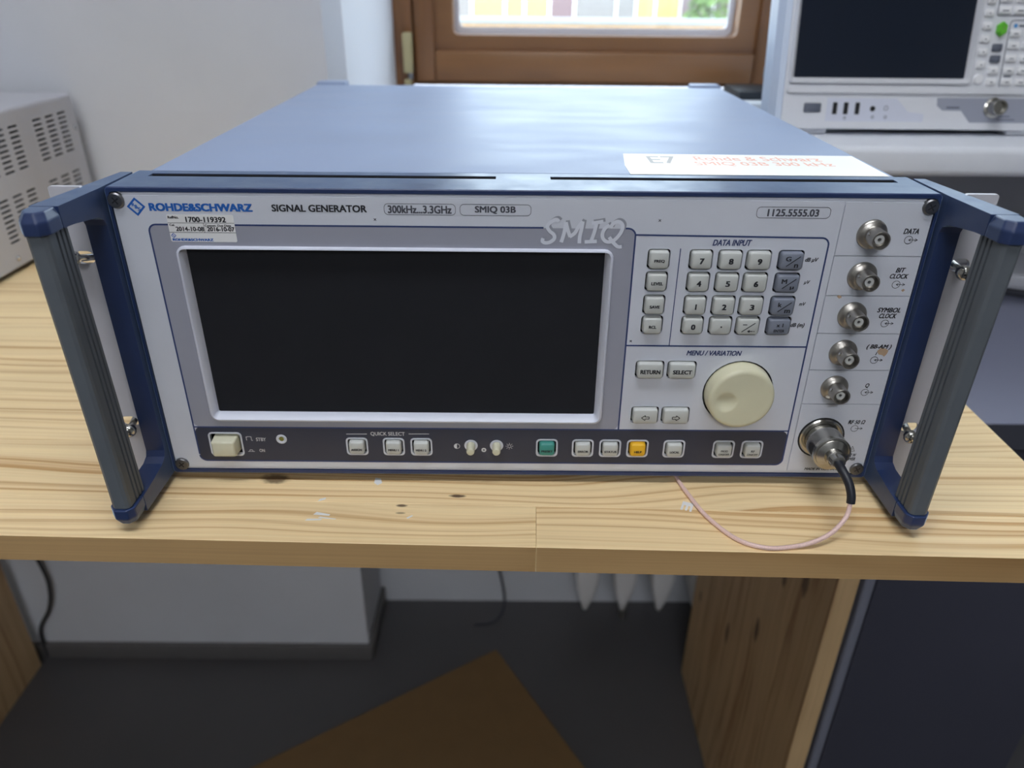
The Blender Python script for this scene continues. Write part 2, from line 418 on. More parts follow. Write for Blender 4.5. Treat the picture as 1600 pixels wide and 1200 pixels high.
_n.links.new(_t.outputs[0], _m.inputs[1]); _n.links.new(_g.outputs[0], _m.inputs[2]); _n.links.new(_m.outputs[0], _o.inputs['Surface'])

# ------------------------------------------------------------------ the room
FZ, CZ = -808.0, 1800.0        # floor and ceiling heights
XL, XR, YF = -1900.0, 2300.0, -3200.0
WY, NY, WINY = 575.0, 717.0, 760.0
TT = -6.0                      # table top height (the instrument's frame bottom is 0)
def struct(o): o['kind'] = 'structure'; return o
struct(box('floor', XL - 100, XR + 100, YF - 100, 900, FZ - 60, FZ, 'floor_grey'))
struct(box('ceiling', XL - 100, XR + 100, YF - 100, 900, CZ, CZ + 60, 'ceiling_white'))
struct(box('wall_left', XL - 100, XL, YF - 100, WY, FZ, CZ, 'wall_far'))
struct(box('wall_right', XR, XR + 100, YF - 100, NY, FZ, CZ, 'wall_far'))
struct(box('wall_front', XL, XR, YF - 100, YF, FZ, CZ, 'wall_far'))
wb = empty('wall_back', (0, WY, FZ)); struct(wb)
WIN0, WIN1, WINZ0, WINZ1 = -172.0, 900.0, 130.0, 1350.0
sheet('pier', [[(XL, WY), (-227, WY), (-210, 600), (WIN0, WINY), (WIN0, 900), (XL, 900)]], WINZ0, CZ, 'plaster', wb, 'xy')
sheet('pier', [[(XL, WY), (-256, WY), (-256, 900), (XL, 900)]], FZ, WINZ0, 'plaster', wb, 'xy')
sheet('reveal_lining', [[(-209.0, 601), (-171.2, 759), (-171.2, 770), (-180, 770), (-214, 601)]], WINZ0 + 10, WINZ1, 'plaster_white', wb, 'xy')
box('parapet', -256, XR, NY, 900, FZ, WINZ0, 'plaster', wb)
box('pier', WIN1, XR, WY, 900, WINZ0, CZ, 'plaster', wb)
box('lintel', WIN0, WIN1, WY, 900, WINZ1, CZ, 'plaster', wb)
struct(box('baseboard_left', XL, -250, WY - 8, WY, FZ, FZ + 34, 'baseboard_grey', bevel=1))
struct(box('baseboard_return', -256, -248, WY, NY, FZ, FZ + 34, 'baseboard_grey', bevel=1))
struct(box('trim_1', -230, 900, 612, WINY, 130, 140, 'sill_white', bevel=2))       # window board

# window: fixed frame, opening sash, glazing
win = empty('window_1', (92, 790, 140)); struct(win)
FZ0, FZ1 = 140.5, 1349.0
box('fixed_frame', WIN0, -146, WINY - 4, WINY + 70, FZ0, FZ1, 'window_wood_upright', win, 2)
box('fixed_frame', 372, 430, WINY - 4, WINY + 70, FZ0, FZ1, 'window_wood_upright', win, 2)
box('fixed_frame', 870, WIN1, WINY - 4, WINY + 70, FZ0, FZ1, 'window_wood_upright', win, 2)
box('fixed_frame', -146, 372, WINY + 10, WINY + 70, FZ0, FZ0 + 18, 'window_wood', win, 1)
box('fixed_frame', 430, 870, WINY + 10, WINY + 70, FZ0, FZ0 + 18, 'window_wood', win, 1)
for x0, x1, gx0, gx1 in ((-144, 358, -90, 308), (432, 868, 490, 812)):
    GZ = 206.0
    sh = box('sash', x0, gx0 - 26, WINY, WINY + 55, FZ0 + 5, FZ1 - 10, 'window_wood_upright', win, 3)
    box('sash', gx1 + 26, x1, WINY, WINY + 55, FZ0 + 5, FZ1 - 10, 'window_wood_upright', win, 3)
    box('sash', gx0 - 26, gx1 + 26, WINY, WINY + 55, FZ0 + 5, GZ - 20, 'window_wood', win, 3)
    box('sash', gx0 - 26, gx1 + 26, WINY, WINY + 55, FZ1 - 80, FZ1 - 10, 'window_wood', win, 3)
    sheet('glazing_bead', [rr(gx0 - 26, gx1 + 26, GZ - 20, FZ1 - 80, 1), rr(gx0, gx1, GZ, FZ1 - 100, 8)[::-1]], WINY + 10, WINY + 44, 'window_wood', win)
    sheet('gasket', [rr(gx0 - 4, gx1 + 4, GZ - 4, FZ1 - 96, 2), rr(gx0 + 7, gx1 - 7, GZ + 9, FZ1 - 108, 6)[::-1]], WINY + 45, WINY + 50, 'gasket', win)
    box('pane', gx0 - 3, gx1 + 3, WINY + 51, WINY + 55, GZ - 3, FZ1 - 97, 'pane_glass', win)
hb = box('hinge_cover', -159, -146, WINY - 16, WINY - 4, 158, 210, 'brass_cover', win, 2)
box('hinge_cover', -159, -149, WINY - 14, WINY - 4, 142, 150, 'brass_cover', win, 2)
lathe('hinge_pin', [(0, 4), (8, 4)], (-150, WINY - 10, 150), (0, 0, 1), 'dark_steel', win, 12)

# ------------------------------------------------------------------ outside the window
struct(box('ground', -12000, 14000, 905, 14000, -1500, -1400, 'lawn'))
o = empty('garden_wall', (0, 4600, -1400), 'orange rendered garden wall with grey coping outside the window', 'wall')
box('wall_body', -4000, 6000, 4600, 4800, -1400, 52, 'render_orange', o)
box('coping_stone', -4000, 6000, 4580, 4820, 52, 84, 'coping', o, 4)
o = empty('board_fence', (0, 5600, -1400), 'straw and mauve board fence behind the orange garden wall', 'fence')
random.seed(3); x = -1200.0
while x < 3200:
    wd = random.choice((180, 240, 300, 140)); m_ = random.choice(('board_straw', 'board_straw', 'board_mauve', 'coping'))
    box('board', x, x + wd - 12, 5600, 5640, -1400, 520 + random.uniform(-30, 30), m_, o); x += wd
box('rail', -1200, 3200, 5640, 5690, -300, -200, 'board_mauve', o)
box('rail', -1200, 3200, 5640, 5690, 300, 380, 'board_mauve', o)
o = empty('garden_bush', (1500, 5200, -1400), 'green leafy bush beyond the garden wall, right of the window', 'bush')
vs, fs = [], []; random.seed(11)
for k in range(1400):
    u_, v_ = random.uniform(0, 2 * math.pi), random.uniform(-1, 1); q = math.sqrt(1 - v_ * v_); rr0 = random.uniform(0.75, 1.0)
    c = Vector((1480 + 330 * q * math.cos(u_) * rr0, 5230 + 240 * q * math.sin(u_) * rr0, 40 + 330 * v_ * rr0))
    d1 = Vector((random.uniform(-1, 1), random.uniform(-1, 1), random.uniform(-1, 1))).normalized(); d2 = d1.orthogonal().normalized()
    b0 = len(vs); vs += [tuple(c - d1 * 34), tuple(c + d2 * 15), tuple(c + d1 * 34), tuple(c - d2 * 15)]; fs.append((b0, b0 + 1, b0 + 2, b0 + 3))
tag(mesh('foliage', vs, fs, 'leaf', o), kind='stuff')
tube('stem', [(1480, 5230, -1400), (1470, 5240, -800), (1485, 5230, -100)], 22, 'board_mauve', o, 8)

# ------------------------------------------------------------------ ceiling lamps; the rear one is an added fill for the wall under the bench
for lx, ly, lab, glow in ((-100, -480, 'white ceiling panel lamp above the workbench', 'lamp_glow'), (-150, -2400, 'unseen white ceiling panel added at the far end of the room as fill light', 'fill_glow_rear')):
    o = empty('ceiling_lamp_or_fill', (lx, ly, CZ - 60), lab, 'lamp')
    box('housing', lx - 620, lx + 620, ly - 170, ly + 170, CZ - 60, CZ, 'lamp_housing', o, 3)
    box('diffuser', lx - 590, lx + 590, ly - 140, ly + 140, CZ - 66, CZ - 60.5, glow, o)

# ------------------------------------------------------------------ workbench
ANG = R_(-1.285)
FR[0] = ((0, -60.3, TT), (0, 0, ANG))           # u along the front edge, v from the front edge, z from the top
bench = empty('workbench', (-256, 240, FZ), 'pine workbench with a glued stave top and solid wood side panels', 'table')
random.seed(5)
KN = {(-153.9, 2.6): (9, 5.5, 0.8), (-37.9, -13.9): (5.2, 1.6, 0.95), (-70.6, -23.8): (3.6, 1.3, 0.9), (-70.5, -31.0): (3, .9, 0.6)}
ca, sa = math.cos(-ANG), math.sin(-ANG)
rows = [0, 37, 100, 163, 222, 290, 364, 430, 495, 548, 592]
for k in range(len(rows) - 1):
    cuts = [[-845, 9, 333], [-845, -420, 333], [-845, -120, 333], [-845, 150, 333], [-845, 333], [-845, -300, 333], [-845, -100, 333], [-845, 333], [-845, 60, 333], [-845, 333]][k]
    for a, b in zip(cuts, cuts[1:]):
        o = box('stave', a, b - 0.12, rows[k], rows[k + 1] - 0.12, -18, random.uniform(-0.04, 0.04), 'pine', bench, 0.25, 1)
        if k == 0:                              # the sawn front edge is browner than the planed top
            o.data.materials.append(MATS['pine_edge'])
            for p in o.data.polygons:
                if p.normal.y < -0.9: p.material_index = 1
        hit = []
        for (kx, ky), (ra, rb, dep) in KN.items():
            X, Y = kx, ky + 60.3; u = X * ca - Y * sa; v = X * sa + Y * ca
            if a < u < b and rows[k] - 4 < v < rows[k + 1] + 4: hit.append(((u - (a + b - .12) / 2) * S, (v - (rows[k] + rows[k + 1] - .12) / 2) * S, ra * S, rb * S, dep))
        if hit:
            o.data.materials[0] = wood('pine_knot_%d_%d' % (k, a), 'x', LW, DW, 0.5, 230, knots=hit)
# side panels, built of upright staves; the right one set back from the front edge
FR[0] = None
knots_r = {0: [(0.02, 0.14, .008, .02, .8)], 1: [(-0.02, 0.10, .006, .012, .8), (0.02, -0.02, .007, .02, .85)], 2: [(-0.03, 0.2, .006, .012, .7), (0.01, -0.12, .007, .02, .8)], 3: [(0.0, 0.06, .008, .016, .8), (0.03, -0.18, .006, .012, .7)]}
ys = [146, 222, 320, 420, 548]
for k in range(4):
    o = box('panel_stave', 303, 323, ys[k], ys[k + 1] - 0.3, FZ, TT - 18.2, 'pine_upright', bench, 0.3, 1)
    o.data.materials[0] = wood('pine_panel_%d' % k, 'z', srgb(206, 174, 130), srgb(160, 122, 82), 0.55, 90, knots=knots_r[k], plane='yz')
ys = [100, 210, 330, 450, 552]
for k in range(4): box('panel_stave', -860 + 3, -838, ys[k], ys[k + 1] - 0.3, FZ, TT - 18.2, 'pine_upright', bench, 0.3, 1)
# paint marks and a stuck paper letter on the bench front
for pts in ([(-125, -38.6), (-116, -38.2), (-115.5, -37), (-124, -37)], [(-121.5, -33), (-112, -34), (-111.6, -32.8), (-120, -30.6)], [(-121.8, -20.5), (-117.6, -18.3), (-117.6, -16.6), (-121, -18)], [(-91, 4.5), (-87.5, 3.6), (-86, -1), (-88.5, -3.4), (-91, -1)], [(-66.5, -35.4), (-63.5, -33), (-62.8, -33.6), (-65.6, -36.2)], [(-118, -36), (-107.5, -37.4), (-107.4, -36.8), (-117, -35)]):
    sheet('paint_mark', [pts], TT + 0.03, TT + 0.12, 'paper_white', bench, 'xy')
text('E', 96.2, 105, -26, -19.4, TT + 0.05, 'paper_white', bench, 'B', 'stuck_letter', 'xy', rot=R_(-112))

# ------------------------------------------------------------------ the signal generator
SG = empty('signal_generator', (0, 200, TT), 'blue and grey rack-mount signal generator with a dark screen and side handles', 'instrument')
W2, HT = 215.3, 177.0
# frame
fo = rr(-W2, W2, 0, HT, 2.2, 3); fi = rr(-213.4, 213.4, 2.6, 174.6, 2.0, 3)
fo2 = rr(-W2 + .5, W2 - .5, .5, HT - .5, 2.0, 3)
frame = loft('front_frame', [XZ(fi, 38.0), XZ(fo, 38.0), XZ(fo, 0.6), XZ(fo2, 0.0), XZ(fi, 0.0)][::-1], 'blue_paint', SG, closed=True)
boolean_cut(frame, [box('c', -203, -15, 24.5, 31, 165, 185, None), box('c', 14.7, 203, 24.5, 31, 165, 185, None)])
for x0, x1 in ((-203, -15), (14.7, 203)): box('slot_shade', x0, x1, 30.2, 30.9, 172.6, 176.7, 'dark_inside', SG)  # dark strip on the slot's back wall, put in for its shade
box('chassis', -212.5, 212.5, 8, 60, 3.2, 172.5, 'dark_inside', SG)
cv = box('cover', -209, 209, 38.2, 440, 2.5, HT, 'cover_paint', SG, 3, 3, edges=lambda m: m.z > 100)
for sx in (-1, 1):
    x0, x1 = sorted((sx * 209, sx * 178))
    box('rear_bumper', x0, x1, 440.2, 458, 120, 179.3, 'cover_paint', SG, 2)
for fx in (-180, 180):
    for fy in (60, 400):
        box('foot', fx - 14, fx + 14, fy - 14, fy + 14, TT + .01, 2.4, 'black_rubber', SG, 1.5)

def key_holes():
    return [k[:4] for k in KEYS]
# keys: x0, x1, z0, z1 (well), text, text width, text height, material, style
KEYS = []
XS0 = [(66.4, 78.6)]; ROWZ = [(135.4, 146.7), (122.7, 134.2), (109.1, 120.8), (97.3, 108.5)]
for (z0, z1), t in zip(ROWZ, ('FREQ', 'LEVEL', 'SAVE', 'RCL')):
    KEYS.append((66.4, 78.6, z0, z1, t, 5.6 if len(t) == 4 else 6.4 if len(t) == 5 else 4.2, 1.8, 'key_white'))
XK = [(88.7, 101.4), (104.0, 117.2), (119.0, 132.7), (136.1, 150.0)]
PAD = [['7', '8', '9', 'G/n'], ['4', '5', '6', 'M/µ'], ['1', '2', '3', 'k/m'], ['0', '.', '-', 'x1']]
for (z0, z1), rw in zip(ROWZ, PAD):
    for (x0, x1), t in zip(XK, rw):
        KEYS.append((x0, x1, z0, z1, t, 2.5, 3.3, 'key_slate' if x0 > 135 else 'key_white'))
KEYS += [(65.7, 82.3, 69.2, 80.5, 'RETURN', 11.5, 2.7, 'key_white'), (84.0, 100.8, 69.2, 80.5, 'SELECT', 11.0, 2.7, 'key_white'),
         (65.7, 82.2, 38.8, 50.2, '<', 4.6, 3.4, 'key_white'), (83.7, 100.5, 38.8, 50.2, '>', 4.6, 3.4, 'key_white')]
BAND = [(-105.9, 'ASSIGN', 6.6, 'key_white'), (-83.5, 'MENU 1', 6.4, 'key_white'), (-66.7, 'MENU 2', 6.4, 'key_white'), (9.8, 'PRESET', 7.0, 'key_green'),
        (31.7, 'ERROR', 6.4, 'key_white'), (48.4, 'STATUS', 7.4, 'key_white'), (65.1, 'HELP', 4.6, 'key_yellow'), (87.4, 'LOCAL', 5.8, 'key_white'),
        (117.6, 'MOD', 6.6, 'key_white'), (134.9, 'RF', 6.6, 'key_white')]
BK = [(x + .9, x + 12.2, 15.3, 25.9, t, wd, 1.5, m_) for x, t, wd, m_ in BAND]
ALLK = KEYS + BK
PW = (-188.1, -169.7, 14.0, 29.0)
KNOB = (127.0, 60.2)
POTS = [(-29.9, 21.8), (-14.3, 21.8)]
LED = (-144.9, 25.3)
def notch(x0, x1, z0, z1, sc, r, n=5):
    """rectangle whose corners are cut by quarter circles around the corner screws in sc (subset of 'abcd': bl br tr tl)"""
    out = []
    for ch, cx, cz, a0 in (('a', x0, z0, 90), ('b', x1, z0, 180), ('c', x1, z1, 270), ('d', x0, z1, 0)):
        if ch in sc:
            for i in range(n + 1):
                a = R_(a0 - 90 * i / n); out.append((cx + r * math.cos(a), cz + r * math.sin(a)))
        else: out.append((cx, cz))
    return out
def hole(k, g=0.0): return rr(k[0] - g, k[1] + g, k[2] - g, k[3] + g, 1.9, 3)[::-1]
base_holes = [hole(k) for k in ALLK] + [hole(PW), circ(*KNOB, 20.6, 32)[::-1], rr(-183, 46.6, 40, 145.2, 3, 3)[::-1]] + [circ(*p, 2.9, 14)[::-1] for p in POTS] + [circ(*LED, 2.0, 14)[::-1]]
BNC = [(183.1, 155.6), (183.3, 132.5), (183.0, 109.5), (183.0, 86.6), (182.9, 63.8)]
NC = (182.2, 29.4)
bp_holes = base_holes + [circ(a, b, 9.0, 24)[::-1] for a, b in BNC] + [circ(*NC, 13.6, 28)[::-1]]
sheet('panel_back_plate', [rr(-213.0, 213.0, 3.0, 174.3, 2, 3)] + bp_holes, 0.9, 2.4, 'panel_grey', SG)
FP = sheet('front_panel', [notch(-212.4, 165.4, 5.0, 172.6, 'ad', 5.6)] + base_holes, 0.0, 0.9, 'panel_grey', SG)
# connector plates, one per socket
zc = [172.6, 143.7, 121.05, 98.4, 75.3, 52.8, 5.0]
CP = []
for k in range(6):
    c, r = (BNC[k], 10.4) if k < 5 else (NC, 14.0)
    CP.append(sheet('connector_plate', [notch(166.1, 212.4, zc[k + 1] + .25, zc[k] - .25, 'c' if k == 0 else 'b' if k == 5 else '', 5.6), circ(*c, r, 32)[::-1]], 0.0, 0.9, 'panel_grey', SG))
# printed areas
kh = [hole(k, .05) for k in BK]
sheet('display_print', [rr(-196.3, 58.6, 33.6, 157.4, 4, 4), rr(-184.2, 47.9, 38.7, 146.0, 4.5, 4)[::-1]], -0.06, 0.0, 'print_grey', FP)
sheet('band_print', [rr(-196.3, 161.6, 9.6, 33.6, 4, 4)] + kh + [hole(PW, .05)] + [circ(*p, 3, 14)[::-1] for p in POTS] + [circ(*LED, 2.1, 14)[::-1]], -0.07, 0.0, 'print_navy', FP)
def line(l, wd, mt='line_blue', y=-0.12, name='print_line', parent=None): return ribbon(name, l, wd, y, mt, parent or FP)
def arc(cx, cz, r, a0, a1, n=6): return [(cx + r * math.cos(R_(a0 + (a1 - a0) * i / n)), cz + r * math.sin(R_(a0 + (a1 - a0) * i / n))) for i in range(n + 1)]
def polyl(p):  # straight polyline split into 2-point strokes
    return [[a, b] for a, b in zip(p, p[1:])]
line(polyl([(-196.6, 14)] + [(-196.6, 153.6)] + arc(-192.6, 153.6, 4, 180, 90) + [(10.5, 157.6)]), 0.9)
line(polyl([(52.5, 157.6), (55, 157.6)] + arc(55, 153.6, 4, 90, 0) + [(59, 33.6)]), 0.9)
line(polyl([(59, 154.2), (157.6, 153.4)] + arc(157.6, 149.4, 4, 90, 0) + [(161.7, 13.4)] + arc(157.7, 13.4, 4, 0, -90) + [(-192.6, 9.4)] + arc(-192.6, 13.4, 4, -90, -180)), 0.9)
line([[(-196.3, 33.5), (161.6, 33.9)]], 0.9); line([[(59, 89.9), (161.6, 89.9)]], 0.9)
line([[(83.6, 90), (83.6, 147)]], 0.5)
line([[(-105.2, 29.3), (-92.8, 29.4)], [(-67.4, 29.7), (-55.1, 29.8)]], 0.35, 'ink_white')
# panel lettering
TEXTS = [
    ('SIGNAL GENERATOR', -130.6, -81.3, 164.9, 168.7, 'ink_black', 'b'), ('300kHz...3.3GHz', -70.5, -37.4, 164.6, 168.8, 'ink_grey', 'b'),
    ('SMIQ 03B', -25.4, -4.1, 164.7, 168.8, 'ink_grey', 'b'), ('1125.5555.03', 126.4, 153.2, 164.7, 168.6, 'ink_grey', 'b'),
    ('ROHDE&SCHWARZ', -194.0, -140.5, 164.7, 168.9, 'ink_blue', 'B'), ('DATA INPUT', 100.2, 120.9, 148.7, 152.1, 'ink_navy', 'bi'),
    ('MENU / VARIATION', 94.0, 125.5, 84.0, 87.2, 'ink_navy', 'bi'), ('dB µV', 150.8, 157.9, 139.8, 142.6, 'ink_black', 'bi'),
    ('µV', 152.6, 155.9, 127.2, 129.8, 'ink_black', 'bi'), ('mV', 152.4, 156.0, 115.0, 117.1, 'ink_black', 'bi'), ('dB (m)', 150.0, 157.8, 101.5, 104.7, 'ink_black', 'bi'),
    ('STBY', -160.4, -154.4, 23.8, 26.2, 'ink_white', ''), ('ON', -159.5, -156.2, 15.9, 18.1, 'ink_white', ''), ('QUICK SELECT', -90.5, -69.8, 28.0, 31.0, 'ink_white', '')]
for s, x0, x1, z0, z1, m_, st in TEXTS: text(s, x0, x1, z0, z1, -0.08, m_, FP, st)
CT = [('DATA', 199.5, 207.6, 155.9, 158.9, 0), ('BIT', 200.8, 206.0, 134.7, 137.4, 1), ('CLOCK', 198.4, 208.3, 131.2, 133.9, 1), ('SYMBOL', 196.4, 209.3, 111.4, 114.3, 2),
      ('CLOCK', 198.2, 207.8, 107.9, 110.8, 2), ('( BB-AM )', 195.7, 209.8, 88.5, 91.9, 3), ('I', 201.7, 202.5, 85.1, 87.1, 3), ('Q', 200.7, 203.0, 63.7, 66.9, 4),
      ('RF 50 Ω', 196.3, 206.4, 39.2, 42.1, 5), ('2 W', 202.5, 206.3, 15.8, 18.2, 5), ('WER', 202.0, 206.3, 13.0, 15.3, 5), ('MADE IN GERMANY', 176.5, 198.5, 5.7, 7.5, 5)]
for s, x0, x1, z0, z1, k in CT: text(s, x0, x1, z0, z1, -0.06, 'ink_black', CP[k], 'bi')
for k, (cx, cz) in enumerate([(203.2, 152.7), (202.9, 127.8), (202.4, 104.8), (201.9, 82.0), (201.4, 60.9), (201.0, 36.1)]):
    st = polyl(arc(cx, cz, 2.1, 0, 360, 24)) + [[(cx + .2, cz), (cx + 4.4, cz)]]
    st += [[(cx + 3.4, cz + .75), (cx + 4.8, cz)], [(cx + 3.4, cz - .75), (cx + 4.8, cz)]]
    if k < 5: st += [[(cx + 1.3, cz + .7), (cx, cz)], [(cx + 1.3, cz - .7), (cx, cz)]]
    line(st, 0.28, 'ink_black', -0.08, 'signal_symbol', CP[k])
line(polyl([(200.9, 19.8), (204.6, 19.8), (202.8, 23.4), (200.9, 19.8)]) + [[(202.8, 20.6), (202.8, 22)]], 0.28, 'ink_black', -0.08, 'warning_symbol', CP[5])
sheet('paint_chip', [[(202.2, 87.6), (204, 89.8), (207, 89.2), (208.6, 88), (208.2, 86), (207, 84.2), (205.8, 85.2), (203.6, 85.6)]], -0.05, 0.0, 'chip_tan', CP[3])
sheet('paint_chip', [[(172.3, 120.6), (173.6, 119.4), (175, 119.9), (174.6, 121), (173, 121.4)]], -0.05, 0.0, 'chip_tan', CP[2])
sheet('paint_chip', [[(206.5, 124.5), (207.6, 125.4), (208.6, 124.6), (207.6, 123.6)]], -0.05, 0.0, 'chip_tan', CP[1])
# type plates
for x0, x1 in ((-72.5, -35.3), (-33.2, 3.9), (120.7, 159.2)):
    sheet('type_plate_outline', [rr(x0, x1, 163.7, 169.7, 2.2, 5), rr(x0 + .25, x1 - .25, 163.95, 169.45, 2.0, 5)[::-1]], -0.08, 0.0, 'ink_grey', FP)
# maker's diamond emblem
dm = [(-200.6, 171.7), (-205.4, 166.9), (-200.6, 162.0), (-195.8, 166.9)]
dmi = [(-200.6, 170.3), (-204.0, 166.9), (-200.6, 163.4), (-197.2, 166.9)]
sheet('emblem', [dm, dmi[::-1]], -0.1, 0.0, 'ink_blue', FP)
for s, cx, cz, sz in (('R', -201.9, 168.0, 1.9), ('&', -200.5, 166.9, 2.1), ('S', -199.2, 165.6, 1.9)):
    text(s, cx - sz * .42, cx + sz * .42, cz - sz / 2, cz + sz / 2, -0.08, 'ink_blue', FP, 'b', 'emblem_letter')
line([[(-202.6, 169.0), (-198.6, 165.0)]], 0.01, 'ink_blue')
# standby / on, contrast and brightness icons
line(polyl([(-166.2, 24.2), (-166.2, 26.8), (-163.2, 26.8), (-163.2, 24.2), (-162.4, 24.2)]), 0.25, 'ink_white', -.1, 'icon')
line(polyl([(-166.6, 16.2), (-162.4, 16.2)]) + polyl([(-165.6, 16.3), (-165.2, 17.4), (-163.8, 17.4), (-163.4, 16.3)]), 0.25, 'ink_white', -.1, 'icon')
line(polyl(arc(-38.5, 21.2, 1.7, 0, 360, 18)), 0.3, 'ink_white', -.1, 'icon')
sheet('icon', [arc(-38.5, 21.2, 1.6, 90, 270, 10)], -0.1, 0, 'ink_white', FP)
line(polyl(arc(-6.5, 21.5, 1.0, 0, 360, 14)) + [[(-6.5 + 1.5 * math.cos(a), 21.5 + 1.5 * math.sin(a)), (-6.5 + 2.3 * math.cos(a), 21.5 + 2.3 * math.sin(a))] for a in [k * math.pi / 4 for k in range(8)]], 0.26, 'ink_white', -.1, 'icon')
sheet('icon', [circ(-22.1, 18.6, 1.5, 16), circ(-22.1, 18.6, .6, 10)[::-1]], -0.1, 0, 'ink_white', FP)
# tiny countersunk screws in the panel
for cx, cz in ((-77.5, 161.2), (71.0, 162.0), (61.6, 92.7)):
    t_ = lathe('panel_screw', [(0, 1.5), (.12, 1.4), (.12, 0.001)], (cx, 0, cz), (0, -1, 0), 'panel_grey', SG, 14)
    line([[(cx - .6, cz - .6), (cx + .6, cz + .6)], [(cx - .6, cz + .6), (cx + .6, cz - .6)]], 0.35, 'ink_black', -.16, 'cross_slot', t_)
# cut-out letters stuck over the display corner
SM = [[(18.5, 161.0), (17.0, 162.1), (14.6, 161.0), (12.5, 158.5), (13.7, 155.9), (15.9, 154.1), (16.3, 151.9), (14.2, 150.0), (11.7, 149.5), (10.1, 150.4), (10.4, 152.0)],
      [(20.0, 149.9), (21.1, 153.8), (21.8, 157.8), (22.1, 160.7)], [(22.1, 160.7), (23.3, 156.4), (24.7, 152.9)], [(24.3, 152.9), (27.0, 155.0), (28.9, 158.6), (30.9, 161.2)], [(30.9, 161.2), (30.4, 157.2), (29.7, 153.1), (29.6, 149.4)],
      [(35.6, 160.3), (38.4, 160.7), (41.6, 161.3)], [(38.2, 160.5), (37.0, 154.7), (35.6, 150.2)], [(32.4, 150.2), (35.4, 150.4), (38.8, 150.6)],
      [(44.9, 159.5), (42.5, 157.3), (41.5, 154.3), (42.2, 151.8), (44.4, 150.3), (47.6, 151.1), (50.6, 154.4), (51.9, 158.1), (51.2, 160.3), (49.0, 161.3), (46.6, 159.9), (45.5, 157.7)],
      [(45.2, 152.9), (47.3, 150.3), (50.0, 147.8), (52.2, 147.8)]]
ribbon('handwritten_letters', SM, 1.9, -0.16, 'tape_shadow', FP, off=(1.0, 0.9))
ribbon('handwritten_letters', SM, 1.9, -0.24, 'tape_silver', FP)
# calibration label
cl = sheet('calibration_label', [rr(-186.0, -151.2, 148.4, 163.0, .8, 3)], -0.22, -0.1, 'paper_white', SG)
for s, x0, x1, z0, z1, m_, st in [('RefNo.', -185.4, -179.7, 160.8, 162.3, 'ink_black', 'b'), ('1700-119392', -176.3, -155.3, 159.0, 161.9, 'ink_black', 'b'), ('Cal.', -185.3, -182.4, 156.9, 158.1, 'ink_black', 'b'),
        ('2014-10-08', -182.3, -167.6, 154.2, 156.6, 'ink_black', 'b'), ('Custom. Due Date', -166.9, -153.1, 156.7, 157.9, 'ink_black', 'b'), ('2016-10-07', -165.9, -151.6, 154.2, 156.6, 'ink_black', 'b'), ('ROHDE&SCHWARZ', -185.2, -163.6, 148.9, 150.3, 'ink_blue', 'B')]:
    text(s, x0, x1, z0, z1, -0.24, m_, cl, st)
line([[(-186, 158.6), (-151.2, 158.6)], [(-186, 153.5), (-151.2, 153.5)], [(-167.4, 153.5), (-167.4, 158.6)]], 0.2, 'ink_black', -.29, 'rule', cl)
line(polyl([(-184.2, 153.0), (-185.4, 151.8), (-184.2, 150.6), (-183, 151.8), (-184.2, 153.0)]) + [[(-184.8, 152.3), (-183.6, 151.2)]], 0.3, 'ink_blue', -.29, 'emblem', cl)

# display
def rin(d): return rr(-184.5 + d, 48.2 - d, 38.4 + d, 146.3 - d, max(5 - d, 1), 5)
scr = rr(-180.5, 44.0, 43.0, 144.3, 1.0, 5)
loft('display_bezel', [XZ(rin(0), .5), XZ(rin(0), -1.2), XZ(rin(.5), -1.9), XZ(rin(1.4), -2.0), XZ(rr(-182.6, 46.3, 40.3, 145.0, 3, 5), -1.5), XZ(scr, 2.6), XZ(scr, 3.4)], 'bezel', SG, False, False, smooth=50)
box('screen', -181, 44.5, 3.0, 6.0, 42.5, 144.8, 'screen_glass', SG)

